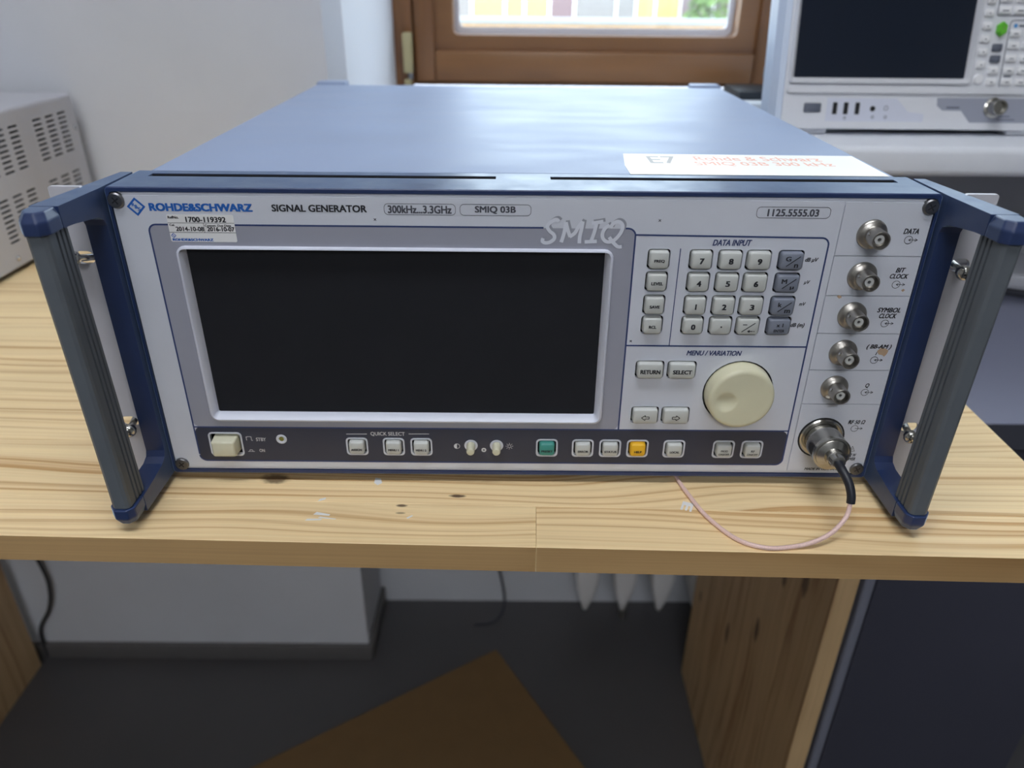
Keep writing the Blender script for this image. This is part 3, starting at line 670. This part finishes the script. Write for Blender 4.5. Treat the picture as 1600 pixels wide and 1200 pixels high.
# keys
def key(k, h=3.0, g=0.85, ring=False):
    x0, x1, z0, z1, t, tw, th, m_ = k; x0 += g; x1 -= g; z0 += g; z1 -= g * .7
    def L(d, y): return XZ(rr(x0 + d, x1 - d, z0 + d, z1 - d, max(1.6 - d * .3, .8), 4), y)
    o = loft('key', [L(0, 2.2), L(.15, -h + 1.1), L(.45, -h + .35), L(1.1, -h), ], m_, SG, True, True, 50)
    cx, cz = (x0 + x1) / 2, (z0 + z1) / 2; y = -h - .04
    def tx(s, w_, h_, dx=0, dz=0, st='b'): text(s, cx + dx - w_ / 2, cx + dx + w_ / 2, cz + dz - h_ / 2, cz + dz + h_ / 2, y, 'ink_black', o, st, 'legend', depth=.02)
    def ln(st, wd=.4): ribbon('legend', st, wd, y - .04, 'ink_black', o, th=.02)
    if t == '.': ln([[(cx - .45, cz), (cx + .45, cz)]], .9)
    elif t in ('G/n', 'M/µ', 'k/m'):
        ln([[(cx - 2.9, cz - 2.6), (cx + 4.0, cz + 2.9)]], .5)
        a, b = t.split('/'); tx(a, 3.0 if a != 'k' else 2.0, 2.6, -2.2, 1.5); tx(b, 2.2 if b != 'm' else 3.2, 2.0, 2.4, -2.3)
    elif t == '-':
        ln([[(cx - 3.6, cz - 2.8), (cx + 3.4, cz + 2.6)], [(cx - 3.4, cz + 1.5), (cx - 1.0, cz + 1.5)], [(cx + .3, cz - 2.4), (cx + 2.6, cz - 2.4)], [(cx - .3, cz - 2.4), (cx + .9, cz - 1.8)], [(cx - .3, cz - 2.4), (cx + .9, cz - 3.0)], [(cx + 3.0, cz - 2.4), (cx + 3.6, cz - 2.4)]], .5)
    elif t == 'x1': tx('x 1', 3.8, 2.2, 0, 1.4); tx('ENTER', 6.0, 1.6, 0, -2.0)
    elif t in '<>':
        d = -1 if t == '<' else 1
        P = [(-2.2, .7), (.1, .7), (.1, 1.7), (2.3, 0), (.1, -1.7), (.1, -.7), (-2.2, -.7), (-2.2, .7)]
        ln(polyl([(cx + d * a, cz - .6 + b) for a, b in P]), .45)
    elif t == 'MOD': tx('MOD', 4.2, 1.4, 0, .2); tx('ON/OFF', 6.6, 1.4, 0, -2.2)
    elif t == 'RF': tx('RF', 2.2, 1.4, 0, .2); tx('ON/OFF', 6.6, 1.4, 0, -2.2)
    else: tx(t, tw, th, 0, -.2 if tw < 3 else -.9 if h_band else -.4, 'B' if tw > 3 else 'B')
    return o
h_band = False
for k in KEYS: key(k)
h_band = True
for k in BK:
    o = key(k, 3.0, .95)
    if k[4] == 'HELP': o['label'] = 'yellow HELP key'
    if k[4] == 'PRESET': o['label'] = 'green PRESET key'
    a = rr(k[0] - .95, k[1] + .95, k[2] - .95, k[3] + .95, 2.4, 4); b = rr(k[0] - .02, k[1] + .02, k[2] - .02, k[3] + .02, 1.9, 4)
    loft('key_surround', [XZ(a, 0), XZ(a, -.35), XZ(b, -.35), XZ(b, 0)], 'panel_grey', SG, closed=True)
# power switch, status lamp, two trimmers
a = rr(PW[0] - .95, PW[1] + .95, PW[2] - .95, PW[3] + .95, 2.6, 4); b = rr(*PW, 1.9, 4)
loft('key_surround', [XZ(a, 0), XZ(a, -.4), XZ(b, -.4), XZ(b, 0)], 'panel_grey', SG, closed=True)
pw = [XZ(rr(-186.2 + d, -171.2 - d, 15.7 + d, 27.2 - d, 1.2, 4), y) for d, y in ((0, 3), (.5, -5.6), (.9, -6.4), (1.6, -6.6))]
tag(loft('power_switch', pw, 'cream', SG, smooth=50), 'cream square standby power switch')
lathe('lamp_collar', [(-.5, 1.9), (.2, 1.9), (.5, 2.5), (.3, 3.2), (0, 3.3)], (LED[0], 0, LED[1]), (0, -1, 0), 'panel_grey', SG, 20)
lathe('status_lamp', [(-1.5, 1.9), (-.3, 1.8), (.3, 1.2), (.5, 0.001)], (LED[0], 0, LED[1]), (0, -1, 0), 'led_off', SG, 16)
for cx, cz in POTS:
    lathe('trimmer_collar', [(0, 4.1), (.35, 4.0), (.35, 2.8), (-.6, 2.8)], (cx, 0, cz), (0, -1, 0), 'panel_grey', SG, 22)
    prof = [(-1, 2.5), (.5, 2.6)] + [(0.6 + i * .8, 2.6 - i * .02) for i in range(9)] + [(7.8, 2.1), (8.0, 0.001)]
    lathe('trimmer_knob', [(t_, r_) for t_, r_ in prof], (cx, 0, cz), (0, -1, 0), 'cream', SG, 20, smooth=40)
# tuning knob with a finger dimple
kc = (KNOB[0], 0, KNOB[1])
lathe('knob_well', [(-1.0, 20.8), (-2.2, 20.2), (-2.2, 0.001)], kc, (0, -1, 0), 'dark_inside', SG, 32)
kv, kf, ring_n = [], [], 56
rad = [(-2, 19.6), (2.0, 19.5), (7.4, 19.1), (8.6, 18.5), (9.2, 17.4)]
for t_, r_ in rad:
    for i in range(ring_n): a = 2 * math.pi * i / ring_n; kv.append((kc[0] + r_ * math.cos(a), -t_, kc[2] + r_ * math.sin(a)))
for q in range(len(rad) - 1):
    for i in range(ring_n): j = (i + 1) % ring_n; kf.append((q * ring_n + i, q * ring_n + j, (q + 1) * ring_n + j, (q + 1) * ring_n + i))
nr = 14
for q in range(1, nr + 1):
    r_ = 17.4 * (1 - q / nr)
    for i in range(ring_n):
        a = 2 * math.pi * i / ring_n; x_, z_ = r_ * math.cos(a), r_ * math.sin(a)
        d = math.hypot(x_ + 8.6, z_ + 1.6) / 6.0
        dep = 1.7 * max(0, 1 - d * d) ** 0.8 if d < 1 else 0
        kv.append((kc[0] + x_, -9.2 + dep, kc[2] + z_))
b0 = (len(rad) - 1) * ring_n
for q in range(nr):
    for i in range(ring_n): j = (i + 1) % ring_n; kf.append((b0 + q * ring_n + i, b0 + q * ring_n + j, b0 + (q + 1) * ring_n + j, b0 + (q + 1) * ring_n + i))
tag(mesh('tuning_knob', kv, kf, 'knob_cream', SG, 40), 'large cream tuning knob with a finger dimple')
# corner screws
for cx, cz in ((-210.0, 170.2), (210.0, 170.4), (-208.6, 7.0), (208.6, 7.1)):
    o = lathe('corner_screw', [(-1, 4.1), (1.1, 4.1), (1.7, 3.5), (1.7, 0.001)], (cx, 0, cz), (0, -1, 0), 'dark_steel', SG, 24)
    line([[(cx - 1.7, cz - 1.2), (cx + 1.7, cz + 1.2)], [(cx - 1.2, cz + 1.7), (cx + 1.2, cz - 1.7)]], .7, 'ink_black', -1.76, 'cross_slot', o)
# BNC sockets
for k, (cx, cz) in enumerate(BNC):
    lathe('socket_dish', [(0, 10.4), (-1.4, 8.8), (-1.8, 8.0)], (cx, 0, cz), (0, -1, 0), 'panel_grey', SG, 32)
    o = lathe('coax_socket', [(-2, 8.0), (.6, 8.0), (1.4, 7.5), (2.0, 6.6), (2.4, 5.4), (3.0, 4.9), (11.4, 4.85), (11.8, 4.6), (11.8, 3.9), (8.0, 3.9), (8.0, 0.001)], (cx, 0, cz), (0, -1, 0), 'nickel_dull', SG, 32)
    lathe('insulator', [(7.9, 2.5), (9.6, 2.5), (9.6, 1.0), (8.6, 0.9), (8.6, .001)], (cx, 0, cz), (0, -1, 0), 'ptfe', o, 20)
    lathe('centre_contact', [(8.5, .7), (9.4, .65), (9.4, .001)], (cx, 0, cz), (0, -1, 0), 'dark_steel', o, 10)
    for s_ in (-1, 1):
        lathe('bayonet_lug', [(4.4, 1.0), (5.6, .9), (5.6, .001)], (cx, -6.6, cz), (s_ * .9, 0, -s_ * .43), 'nickel', o, 10)
lathe('socket_dish', [(0, 14.0), (-1.2, 13.4), (-1.2, 12)], (NC[0], 0, NC[1]), (0, -1, 0), 'dark_inside', SG, 32)
lathe('output_socket', [(-2, 13.0), (.4, 13.0), (1.2, 12.4), (1.2, 10.4), (.6, 8.2), (5, 8.0), (5, 0.001)], (NC[0], 0, NC[1]), (0, -1, 0), 'nickel', SG, 40)

# handles, brackets and rack ears, left and right
def warp(p, s):
    y, z, outer = p
    xo = 222.0 + (34 - y) / 88 * 11.6; xi = 215.6 + max(0, -y) * 0.06
    lean = 2.6 * max(0, -y) / 38 * (1 - z / 177); xo -= lean; xi -= lean
    return (s * (xo if outer else xi), y, z)
prof = [(34, 0), (-4, 0), (-38, 0), (-38, 10.4), (-30, 10.8), (-10, 13.2), (-5.5, 15.5), (-4, 19), (-4, 158), (-5.5, 161.5), (-10, 163.8), (-30, 166.2), (-38, 166.6), (-38, 177), (-4, 177), (34, 177)]
for s in (-1, 1):
    n = len(prof); vs = [warp((y, z, 0), s) for y, z in prof] + [warp((y, z, 1), s) for y, z in prof]
    fs = [tuple(range(n)), tuple(reversed(range(n, 2 * n)))] + [(i, i + n, (i + 1) % n + n, (i + 1) % n) for i in range(n)]
    if s > 0: fs = [tuple(reversed(f)) for f in fs]
    br = mesh('handle_bracket', vs, fs, 'blue_paint', SG)
    bm = bmesh.new(); bm.from_mesh(br.data); bmesh.ops.triangulate(bm, faces=[f for f in bm.faces if len(f.verts) > 4]); bmesh.ops.recalc_face_normals(bm, faces=bm.faces); bm.to_mesh(br.data); bm.free()
    # end caps: plan outline with cut corners
    plan = [(217.9, -38.05), (217.9, -49), (221.0, -52.6), (228.2, -52.6), (232.2, -47.5), (232.6, -38.05)]
    def inset(pl, d): cx = 225.8; return [(x - d * (1 if x > cx else -1) * .8, y + (d if y < -39 else 0)) for x, y in pl]
    def lp(pl, z): l = [(s * (x - 2.6 * (1 - z / 177)), y, z) for x, y in pl]; return l if s > 0 else l[::-1]
    for zz in ((166.4, 172.6, 177.0), (10.6, 4.6, 0.0)):
        loops = [lp(plan, zz[0]), lp(plan, zz[1]), lp(inset(plan, 2.2), zz[2])]
        if zz[2] < 50: loops = loops[::-1]
        o = loft('handle_cap', [l[::-1] for l in loops] if False else loops, 'blue_paint', SG)
        bm = bmesh.new(); bm.from_mesh(o.data); bmesh.ops.recalc_face_normals(bm, faces=bm.faces)
        bmesh.ops.bevel(bm, geom=bm.edges[:], offset=.7 * S, segments=2, profile=.5, affect='EDGES'); bm.to_mesh(o.data); bm.free()
    # grip with three grooves on its inner facet
    gp = [(221.4, -31.2), (219.6, -32.6)]
    for y0 in (-34.4, -38.0, -41.6):
        gp += [(219.6, y0), (220.4, y0 - .3), (220.4, y0 - 1.2), (219.6, y0 - 1.5)]
    gp += [(219.6, -48.2), (220.2, -49.8), (221.8, -51.0), (227.6, -51.0), (229.6, -49.4), (231.0, -46.0), (231.3, -43), (231.3, -33.6), (229.4, -31.2)]
    o = loft('handle_grip', [lp(gp, 11.0), lp(gp, 166.0)], 'grip_rubber', SG)
    bm = bmesh.new(); bm.from_mesh(o.data); bmesh.ops.recalc_face_normals(bm, faces=bm.faces); bm.to_mesh(o.data); bm.free()
    for zp in (42, 97) if s < 0 else (35, 60, 103):
        lathe('pin_hole', [(0, .55), (.1, .5), (.1, .001)], (s * (219.75 - 2.6 * (1 - zp / 177)), -45.4, zp), (-s, 0, 0), 'ink_black', o, 10)
    # rack ear with two slots
    ex0, ex1 = sorted((s * 225.4, s * 242.2))
    holes = [rr(s * 232.6 - 5.2, s * 232.6 + 5.2, zc_ - 3.6, zc_ + 3.6, 3.55, 6)[::-1] for zc_ in (140, 38.4)]
    ear = sheet('rack_ear', [rr(ex0, ex1, -1.0, 177.6, 1.2, 3)] + holes, -2.6, -0.2, 'ear_paint', SG)
    # captive rack screws hanging out of the slots
    for zc_, ax, sc in ((140.0, ((-.62, -1, .24) if s < 0 else (.1, -1, -.16)), 1), (38.4, (s * -.05 if s > 0 else .05, -1, -.2), 1)):
        c = Vector((s * 231.2, 0, zc_ - .6)); a_ = Vector(ax).normalized()
        sc_ = lathe('rack_screw', [(-7, 1.9), (5.5, 1.9), (5.6, 2.9), (6.4, 2.9)] if False else [(-7, 1.9), (7.0, 1.9), (7.1, 3.6), (8.0, 3.6), (8.1, 3.1), (8.8, 3.1), (8.9, 4.1), (10.2, 4.0), (11.6, 3.2), (12.3, 1.8), (12.4, 0.001)], tuple(c), tuple(a_), 'steel' if s < 0 and zc_ > 100 else 'nickel', ear, 20)
        for rot_ in (0, 90):
            u_ = a_.orthogonal().normalized(); v_ = a_.cross(u_); e1 = u_ * math.cos(R_(rot_ + 30)) + v_ * math.sin(R_(rot_ + 30)); e2 = a_.cross(e1); tip = c + a_ * 12.2
            q = [tip + e1 * 2.0 + e2 * .4, tip - e1 * 2.0 + e2 * .4, tip - e1 * 2.0 - e2 * .4, tip + e1 * 2.0 - e2 * .4]
            mesh('cross_slot', [tuple(p - a_ * .5) for p in q] + [tuple(p + a_ * .16) for p in q], [(3, 2, 1, 0), (4, 5, 6, 7), (0, 1, 5, 4), (1, 2, 6, 5), (2, 3, 7, 6), (3, 0, 4, 7)], 'ink_black', ear)
# asset label on the cover
al = sheet('asset_label', [[(63.0, 95.2), (59.6, 62), (59.8, 38.6), (204.4, 38.6), (205.2, 94.2)]], HT + .02, HT + .25, 'paper_asset', SG, 'xy')
text('E7', 75.8, 93.0, 67.5, 88.0, HT + .22, 'ink_pale', al, '', 'lettering', 'xy')
text('Rohde & Schwarz', 104.5, 181.0, 76.5, 88.5, HT + .22, 'ink_red', al, '', 'lettering', 'xy')
text('SMIQ 03B 300 kHz', 102.0, 184.0, 61.5, 73.0, HT + .22, 'ink_red', al, '', 'lettering', 'xy')

# ------------------------------------------------------------------ coaxial cable plugged into the RF output
CB = empty('coaxial_cable', (150, -50, TT), 'pinkish coaxial cable with a knurled metal plug and black sleeve, plugged into the generator', 'cable')
prof = [(1.5, 8.6), (1.5, 10.0), (5.0, 10.2)] + [(5.4 + i * .62, 10.7) for i in range(17)] + [(15.8, 10.3), (16.2, 10.9), (18.0, 10.9), (18.3, 10.2), (18.3, 9.6), (18.9, 9.5), (19.2, 9.0), (20.0, 6.2), (20.3, 5.4), (23.5, 5.2), (23.8, 4.6), (27.6, 4.2), (28.0, 3.0), (28, .001)]
lathe('plug', prof, (NC[0], 0, NC[1]), (0, -1, 0), 'nickel', CB, 80, smooth=25, knurl=(5.5, 15.5, .45))
tube('sleeve', [(182.2, -26.5, 29.4), (182.6, -33, 28.2), (184.4, -39.5, 24.5), (185.6, -43.2, 19.0), (185.6, -45.0, 14.4)], lambda t: 2.7 - .35 * t, 'shrink_black', CB, 14)
tube('cable', [(185.7, -44, 18.0), (185.2, -45.4, 14.0), (182.7, -49.4, 8.0), (173.8, -55.5, 2.0), (162.4, -59.3, -2.0), (150.1, -60.4, -4.5), (135.6, -60.9, -4.6), (121.7, -53.5, -4.6), (109.9, -34.2, -4.6), (103.2, -11.9, -4.6), (99.7, 4.2, -4.6), (95, 40, -4.6), (70, 120, -4.6), (20, 220, -4.6)], 1.32, 'cable_pink', CB, 12, 8)

# ------------------------------------------------------------------ vented white supply unit on the bench, left
PS = empty('vented_power_supply', (-690, 350, TT), 'white metal unit with slotted vents standing on the bench beside the wall', 'instrument')
PX, PY0, PY1, PZ0, PZ1 = -530.0, 130.0, 555.0, 0.0, 152.0
slots = []
for zt in (133.7, 67.5):
    for g in range(4):
        for c in range(3):
            for r_ in range(9): slots.append((527 - g * 95 - c * 25, zt - r_ * 5.25))
def slot_loop(yc, z): return rr(yc - 8.4, yc + 8.4, z - 1.2, z + 1.2, 1.15, 3)[::-1]
sd = sheet('side_panel', [rr(PY0, PY1, PZ0, PZ1 - 4, 1, 2)] + [slot_loop(a, b) for a, b in slots], 0, 1.2, 'white_enamel', None)
# sheet was made in an x-z plane: turn it to face +x
me = sd.data; me.transform(Matrix.Rotation(R_(90), 4, 'Z')); sd.location = Vector((PX - .6, (PY0 + PY1) / 2, (PZ0 + PZ1 - 4) / 2)) * S
set_parent(sd, PS)
box('inner_chassis', PX - 290, PX - 14, PY0 + 6, PY1 - 6, PZ0 + 4, PZ1 - 12, 'dark_inside', PS)
hood = loft('hood', [[(x_, y_, z_) for x_, z_ in [(PX, PZ1 - 4.2), (PX - .6, PZ1 - 2), (PX - 2.5, PZ1 - .5), (PX - 5, PZ1), (PX - 300, PZ1), (PX - 300, PZ0), (PX - 297, PZ0), (PX - 297, PZ1 - 3), (PX - 6, PZ1 - 3), (PX - 2, PZ1 - 4.2)]] for y_ in (PY0, PY1)], 'white_enamel', PS)
bm = bmesh.new(); bm.from_mesh(hood.data); bmesh.ops.recalc_face_normals(bm, faces=bm.faces); bm.to_mesh(hood.data); bm.free()
box('rear_panel', PX - 296, PX - 1.4, PY1 - 2, PY1, PZ0, PZ1 - 3.2, 'white_enamel', PS)
box('front_panel', PX - 296, PX - 1.4, PY0, PY0 + 2, PZ0, PZ1 - 3.2, 'white_enamel', PS)
for yy, zz in ((548, 114), (548, 20), (377, 9), (140, 114), (200, 9)):
    lathe('case_screw', [(0, 2.8), (1.2, 2.6), (1.9, 1.4), (2.0, .001)], (PX, yy, zz), (1, 0, 0), 'steel', PS, 14)
for fx in (PX - 270, PX - 30):
    for fy in (PY0 + 40, PY1 - 60): box('foot', fx - 12, fx + 12, fy - 12, fy + 12, TT + .05, PZ0, 'black_rubber', PS, 1)

# ------------------------------------------------------------------ grey desk, cabinet and instrument shelf at the right
D = empty('grey_desk', (880, 360, FZ), 'grey laminate desk beyond the right end of the pine workbench', 'desk')
box('desk_top', 352, 1400, 151, 572, -74, -50, 'desk_grey', D, 1.5)
box('edge_band', 352, 1400, 149.4, 151, -75, -51, 'edge_dark', D)
for lx in (1340,):
    for ly in (190, 530): box('leg', lx, lx + 40, ly - 20, ly + 20, FZ, -74, 'edge_dark', D, 2)
K = empty('steel_cabinet', (445, 360, FZ), 'dark blue-grey steel cabinet beneath the grey desk', 'cabinet')
box('carcass', 352, 554, 172, 560, FZ, -75.1, 'cabinet_dark', K, 2)
box('door', 342, 554, 150, 171.5, FZ + 30, -112, 'cabinet_dark', K, 3, 3)
box('side_strip', 331, 341.6, 150, 175, FZ + 30, -112, 'cabinet_edge', K, 3, 3)
SH = empty('instrument_shelf', (700, 460, -50), 'pale grey raised shelf carrying the spectrum analyser over the desk', 'shelf')
box('shelf_board', 236, 1250, 335, 556, 111, 139.5, 'shelf_grey', SH, 7, 4)
box('back_board', 345, 1250, 557, 571, -49.9, 139, 'backboard', SH)
box('upright', 1180, 1210, 345, 556, -49.9, 111, 'shelf_grey', SH, 1)
box('upright', 700, 730, 345, 556, -49.9, 111, 'shelf_grey', SH, 1)
FR[0] = ((640, 470, -49.9), (0, 0, R_(-28)))
o = empty('flat_white_device', (640, 470, -49.9), 'white flat device with a dark underside lying on the grey desk', 'device')
box('base', -75, 75, -50, 50, 0.02, 7, 'edge_dark', o, 1)
box('shell', -74, 74, -49, 49, 7, 26, 'an_white', o, 5, 4)
FR[0] = None

# spectrum analyser: raked fascia in its own frame (x, depth, height along the face)
TH = R_(-11)
AN = empty('spectrum_analyser', (460, 500, 139.5), 'white spectrum analyser with a dark screen and small key rows standing on the shelf', 'instrument')
box('case', 290, 650, 436, 550, 148, 322, 'an_side', AN, 3)
FR[0] = ((0, 390, 146), (TH, 0, 0))
sheet('fascia', [rr(259.5, 680, 0, 178, 4, 4), rr(267, 435.5, 46, 168, 2, 2)[::-1]], 0.0, 28.0, 'an_white', AN)
loft('side_cheek', [[(x_, y_, z_) for x_, y_ in ((259.4, 1), (259.4, 28), (247, 28), (248.5, 9), (254, 2))] for z_ in (-.5, 178)], 'an_side', AN)
s0 = rr(262.5, 439.5, 41.5, 172, 4, 4); s1 = rr(268, 434.5, 47, 167, 1.5, 4)
loft('screen_bezel', [XZ(s0, .2), XZ(s0, -3), XZ(rr(264, 438, 43, 170.5, 3, 4), -3.6), XZ(s1, 1.5), XZ(s1, 3)], 'an_white', AN, False, False, smooth=40)
box('screen', 267.5, 435, 2, 5, 46.5, 167.5, 'an_screen', AN)
sheet('lower_ledge', [rr(262, 680, 33, 39.5, 2, 2)], -2.4, -0.01, 'an_white', AN)
sheet('band_print', [[(410.5, 29.4), (680, 29.4), (680, 6.6), (446, 6.6), (436, 17.4), (417.5, 17.6), (411.5, 22)]], -.1, 0, 'an_grey', AN)
sheet('usb_print', [[(303, 28.4), (371, 28.4), (384, 16), (400, 14), (400, 6.8), (303, 6.8)]], -.06, 0, 'bezel', AN)
box('power_button', 280.6, 297.2, -1.2, 0, 15.2, 23.6, 'an_slate', AN, 1)
for ux in (311.2, 322.0, 333.3):
    o = box('usb_port', ux - 2.2, ux + 2.2, -.6, 0, 13.4, 24.4, 'dark_inside', AN, .4, 1)
lathe('audio_jack', [(0, 2.6), (.7, 2.4), (.7, .001)], (348.6, 0, 18.8), (0, -1, 0), 'dark_inside', AN, 14)
for cx, cz, r_ in ((349.5, 11.0, 1.2), (361.6, 19.4, 2.0), (362.2, 11.1, 1.3), (322, 10, 1.2)):
    ribbon('icon', polyl(arc(cx, cz, r_, 0, 360, 10)), .6, -.14, 'an_slate', AN)
ribbon('caption', [[(421, 20.4), (434, 20.4)]], 1.6, -.16, 'an_slate', AN)
ribbon('caption', [[(473, 12.6), (485, 12.6)], [(473, 9.6), (490, 9.6)]], .9, -.16, 'an_slate', AN)
o = lathe('input_socket', [(-.1, 9.5), (1.0, 9.5), (1.4, 8.6), (2, 7.4), (12, 7.2), (12.4, 6.8), (12.4, 5.6), (9, 5.6), (9, .001)], (467, 0, 20.4), (0, -1, 0), 'nickel', AN, 28)
def akey(cx, cz, wd, ht, m_='an_key', h=2.2, cut=False, legend=True, leg=2.6):
    def L(d, y): return XZ(rr(cx - wd / 2 + d, cx + wd / 2 - d, cz - ht / 2 + d, cz + ht / 2 - d, 1.4, 3), y)
    o = loft('key', [L(0, .1), L(.1, -h + .5), L(.6, -h)], m_, AN, False, True, 50)
    if legend: ribbon('legend', [[(cx - leg / 2, cz - .4), (cx + leg / 2, cz - .4)]], 1.1, -h - .04, 'an_slate', o, th=.03)
    return o
for k in range(11):
    cz = 46.5 + [0, 13.2, 24.6, 36, 47.3, 58.5, 69.5, 80.8, 92, 103, 114][k]
    if k == 0: lathe('key', [(0, 4.6), (1.8, 4.4), (2.3, 3.8), (2.3, .001)], (446.7, 0, cz), (0, -1, 0), 'an_key', AN, 18)
    else: akey(446.7, cz, 8.6, 6.6, leg=1.6)
for cz, m_ in ((44.2, 'an_key'), (54.6, 'an_key'), (64.9, 'an_slate'), (75.0, 'an_slate')): akey(459.6, cz, 9.6, 6.8, m_, legend=m_ == 'an_key')
hx = [(460.4 + 5.2 * math.cos(R_(60 * k + 30)), 91.2 + 6.6 * math.sin(R_(60 * k + 30))) for k in range(6)]
hx2 = [(460.8 + 3.9 * math.cos(R_(60 * k + 30)), 91.6 + 5.2 * math.sin(R_(60 * k + 30))) for k in range(6)]
o = tag(loft('start_key', [XZ(hx, 0), XZ(hx, -3), XZ(hx2, -4.4)], 'an_green', AN), 'green hexagonal key')
ribbon('legend', [[(460.6, 90), (461.6, 93)]], 1.2, -4.46, 'leaf', o, th=.03)
for r_, cz in enumerate((44.2, 54.6, 65.4, 76.8, 87.4)):
    for c in range(4): akey(474.9 + c * 13.2, cz, 10.6, 6.4, leg=4)
for r_, cz in enumerate((107.4, 117.8, 128.2)):
    for c in range(5): akey(460.9 + c * 14.4, cz, 11.4, 6.8, leg=6)
sheet('group_outline', [rr(468.2, 540, 37.8, 99.4, 4, 4), rr(469.0, 539.2, 38.6, 98.6, 3.4, 4)[::-1]], -.25, 0, 'an_slate', AN)
sheet('group_outline', [rr(454.2, 545, 102.4, 150, 2, 4), rr(455, 544.2, 103.2, 149.2, 1.6, 4)[::-1]], -.25, 0, 'an_slate', AN)
sheet('icon', [circ(474.2, 94.3, 1.9, 14)], -.2, 0, 'an_blue', AN)
ribbon('caption', [[(477.4, 94.2), (486, 94.2)]], 1.7, -.2, 'an_slate', AN)
ribbon('caption', [[(471.4, 49.4), (478.4, 49.4)]], 1.4, -.2, 'an_slate', AN)
FR[0] = None
for x0, x1 in ((266, 309), (489, 532), (630, 672)):
    box('foot', x0, x1, 396, 450, 139.55, 147.6, 'an_white', AN, 2.5)
box('rear_foot', 300, 330, 520, 545, 139.55, 148, 'black_rubber', AN, 1); box('rear_foot', 600, 630, 520, 545, 139.55, 148, 'black_rubber', AN, 1)
prof = [(0, 4), (14, 4), (14.2, 8)]
for k in range(4): prof += [(15 + k * 4.2, 11.5 if k < 3 else 12.8), (17.4 + k * 4.2, 11.8 if k < 3 else 13.2), (17.8 + k * 4.2, 9.6 if k < 3 else 12.6)]
prof += [(31.6, 10), (31.6, .001)]
lathe('side_knob', prof, (291, 462, 190.0), (-1, -.12, 0), 'black_rubber', AN, 28)
tag(box('black_case', 285, 345, 640, 720, 140.2, 150.5, 'black_plastic', None, 2), 'flat black case on the window board behind the analyser', 'case')

# ------------------------------------------------------------------ under the bench
RD = empty('radiator', (330, 650, FZ), 'white ribbed radiator under the window behind the workbench', 'radiator')
for k in range(7):
    cx = 134 + k * 67.4; L = []
    for z_, hw, hd in ((-744, 3, 22), (-738, 5, 28), (-716, 10, 34), (-690, 17, 36), (-660, 21, 37), (-620, 22, 37), (-250, 22, 37), (-225, 18, 34), (-210, 10, 28)):
        L.append([(cx + (a_ - 0) , 652 + b_, z_) for a_, b_ in rr(-hw, hw, -hd, hd, min(hw, 8) * .95, 3)])
    loft('section', L, 'radiator_white', RD, smooth=50)
for zz in (-640, -270): tube('pipe', [(120, 652, zz), (560, 652, zz)], 14, 'radiator_white', RD, 12, 1)
tube('pipe', [(214, 676, FZ), (214, 676, -560)], 7, 'nickel_dull', RD, 10, 1)
for cx in (150, 540): box('foot_bracket', cx - 10, cx + 10, 690, NY - .2, -420, -400, 'radiator_white', RD)
FR[0] = ((-28, 590, FZ), (0, 0, R_(0)))
cb = sheet('cardboard_sheet', [[(0, 0), (-740, -467), (-540, -960), (330, -540)]], .4, 4.4, 'cardboard', None, 'xy')
FR[0] = None
tag(cb, 'brown cardboard sheet lying on the grey floor under the bench', 'cardboard')
tag(tube('wall_cable', [(-826, 566, -250), (-800, 564, -480), (-782, 564, -590), (-783, 564, -640), (-800, 566, -690), (-830, 568, -740), (-834, 568, FZ + 4)], 3.0, 'black_rubber', None, 8), 'thin dark cable hanging down the wall under the bench', 'cable')
tag(tube('floor_cable', [(-60, NY - 4, -640), (-30, NY - 6, -700), (-14, 690, -780), (-30, 660, FZ + 4), (-70, 650, FZ + 4)], 2.4, 'edge_dark', None, 8), 'thin grey cable hanging in the window niche behind the bench', 'cable')
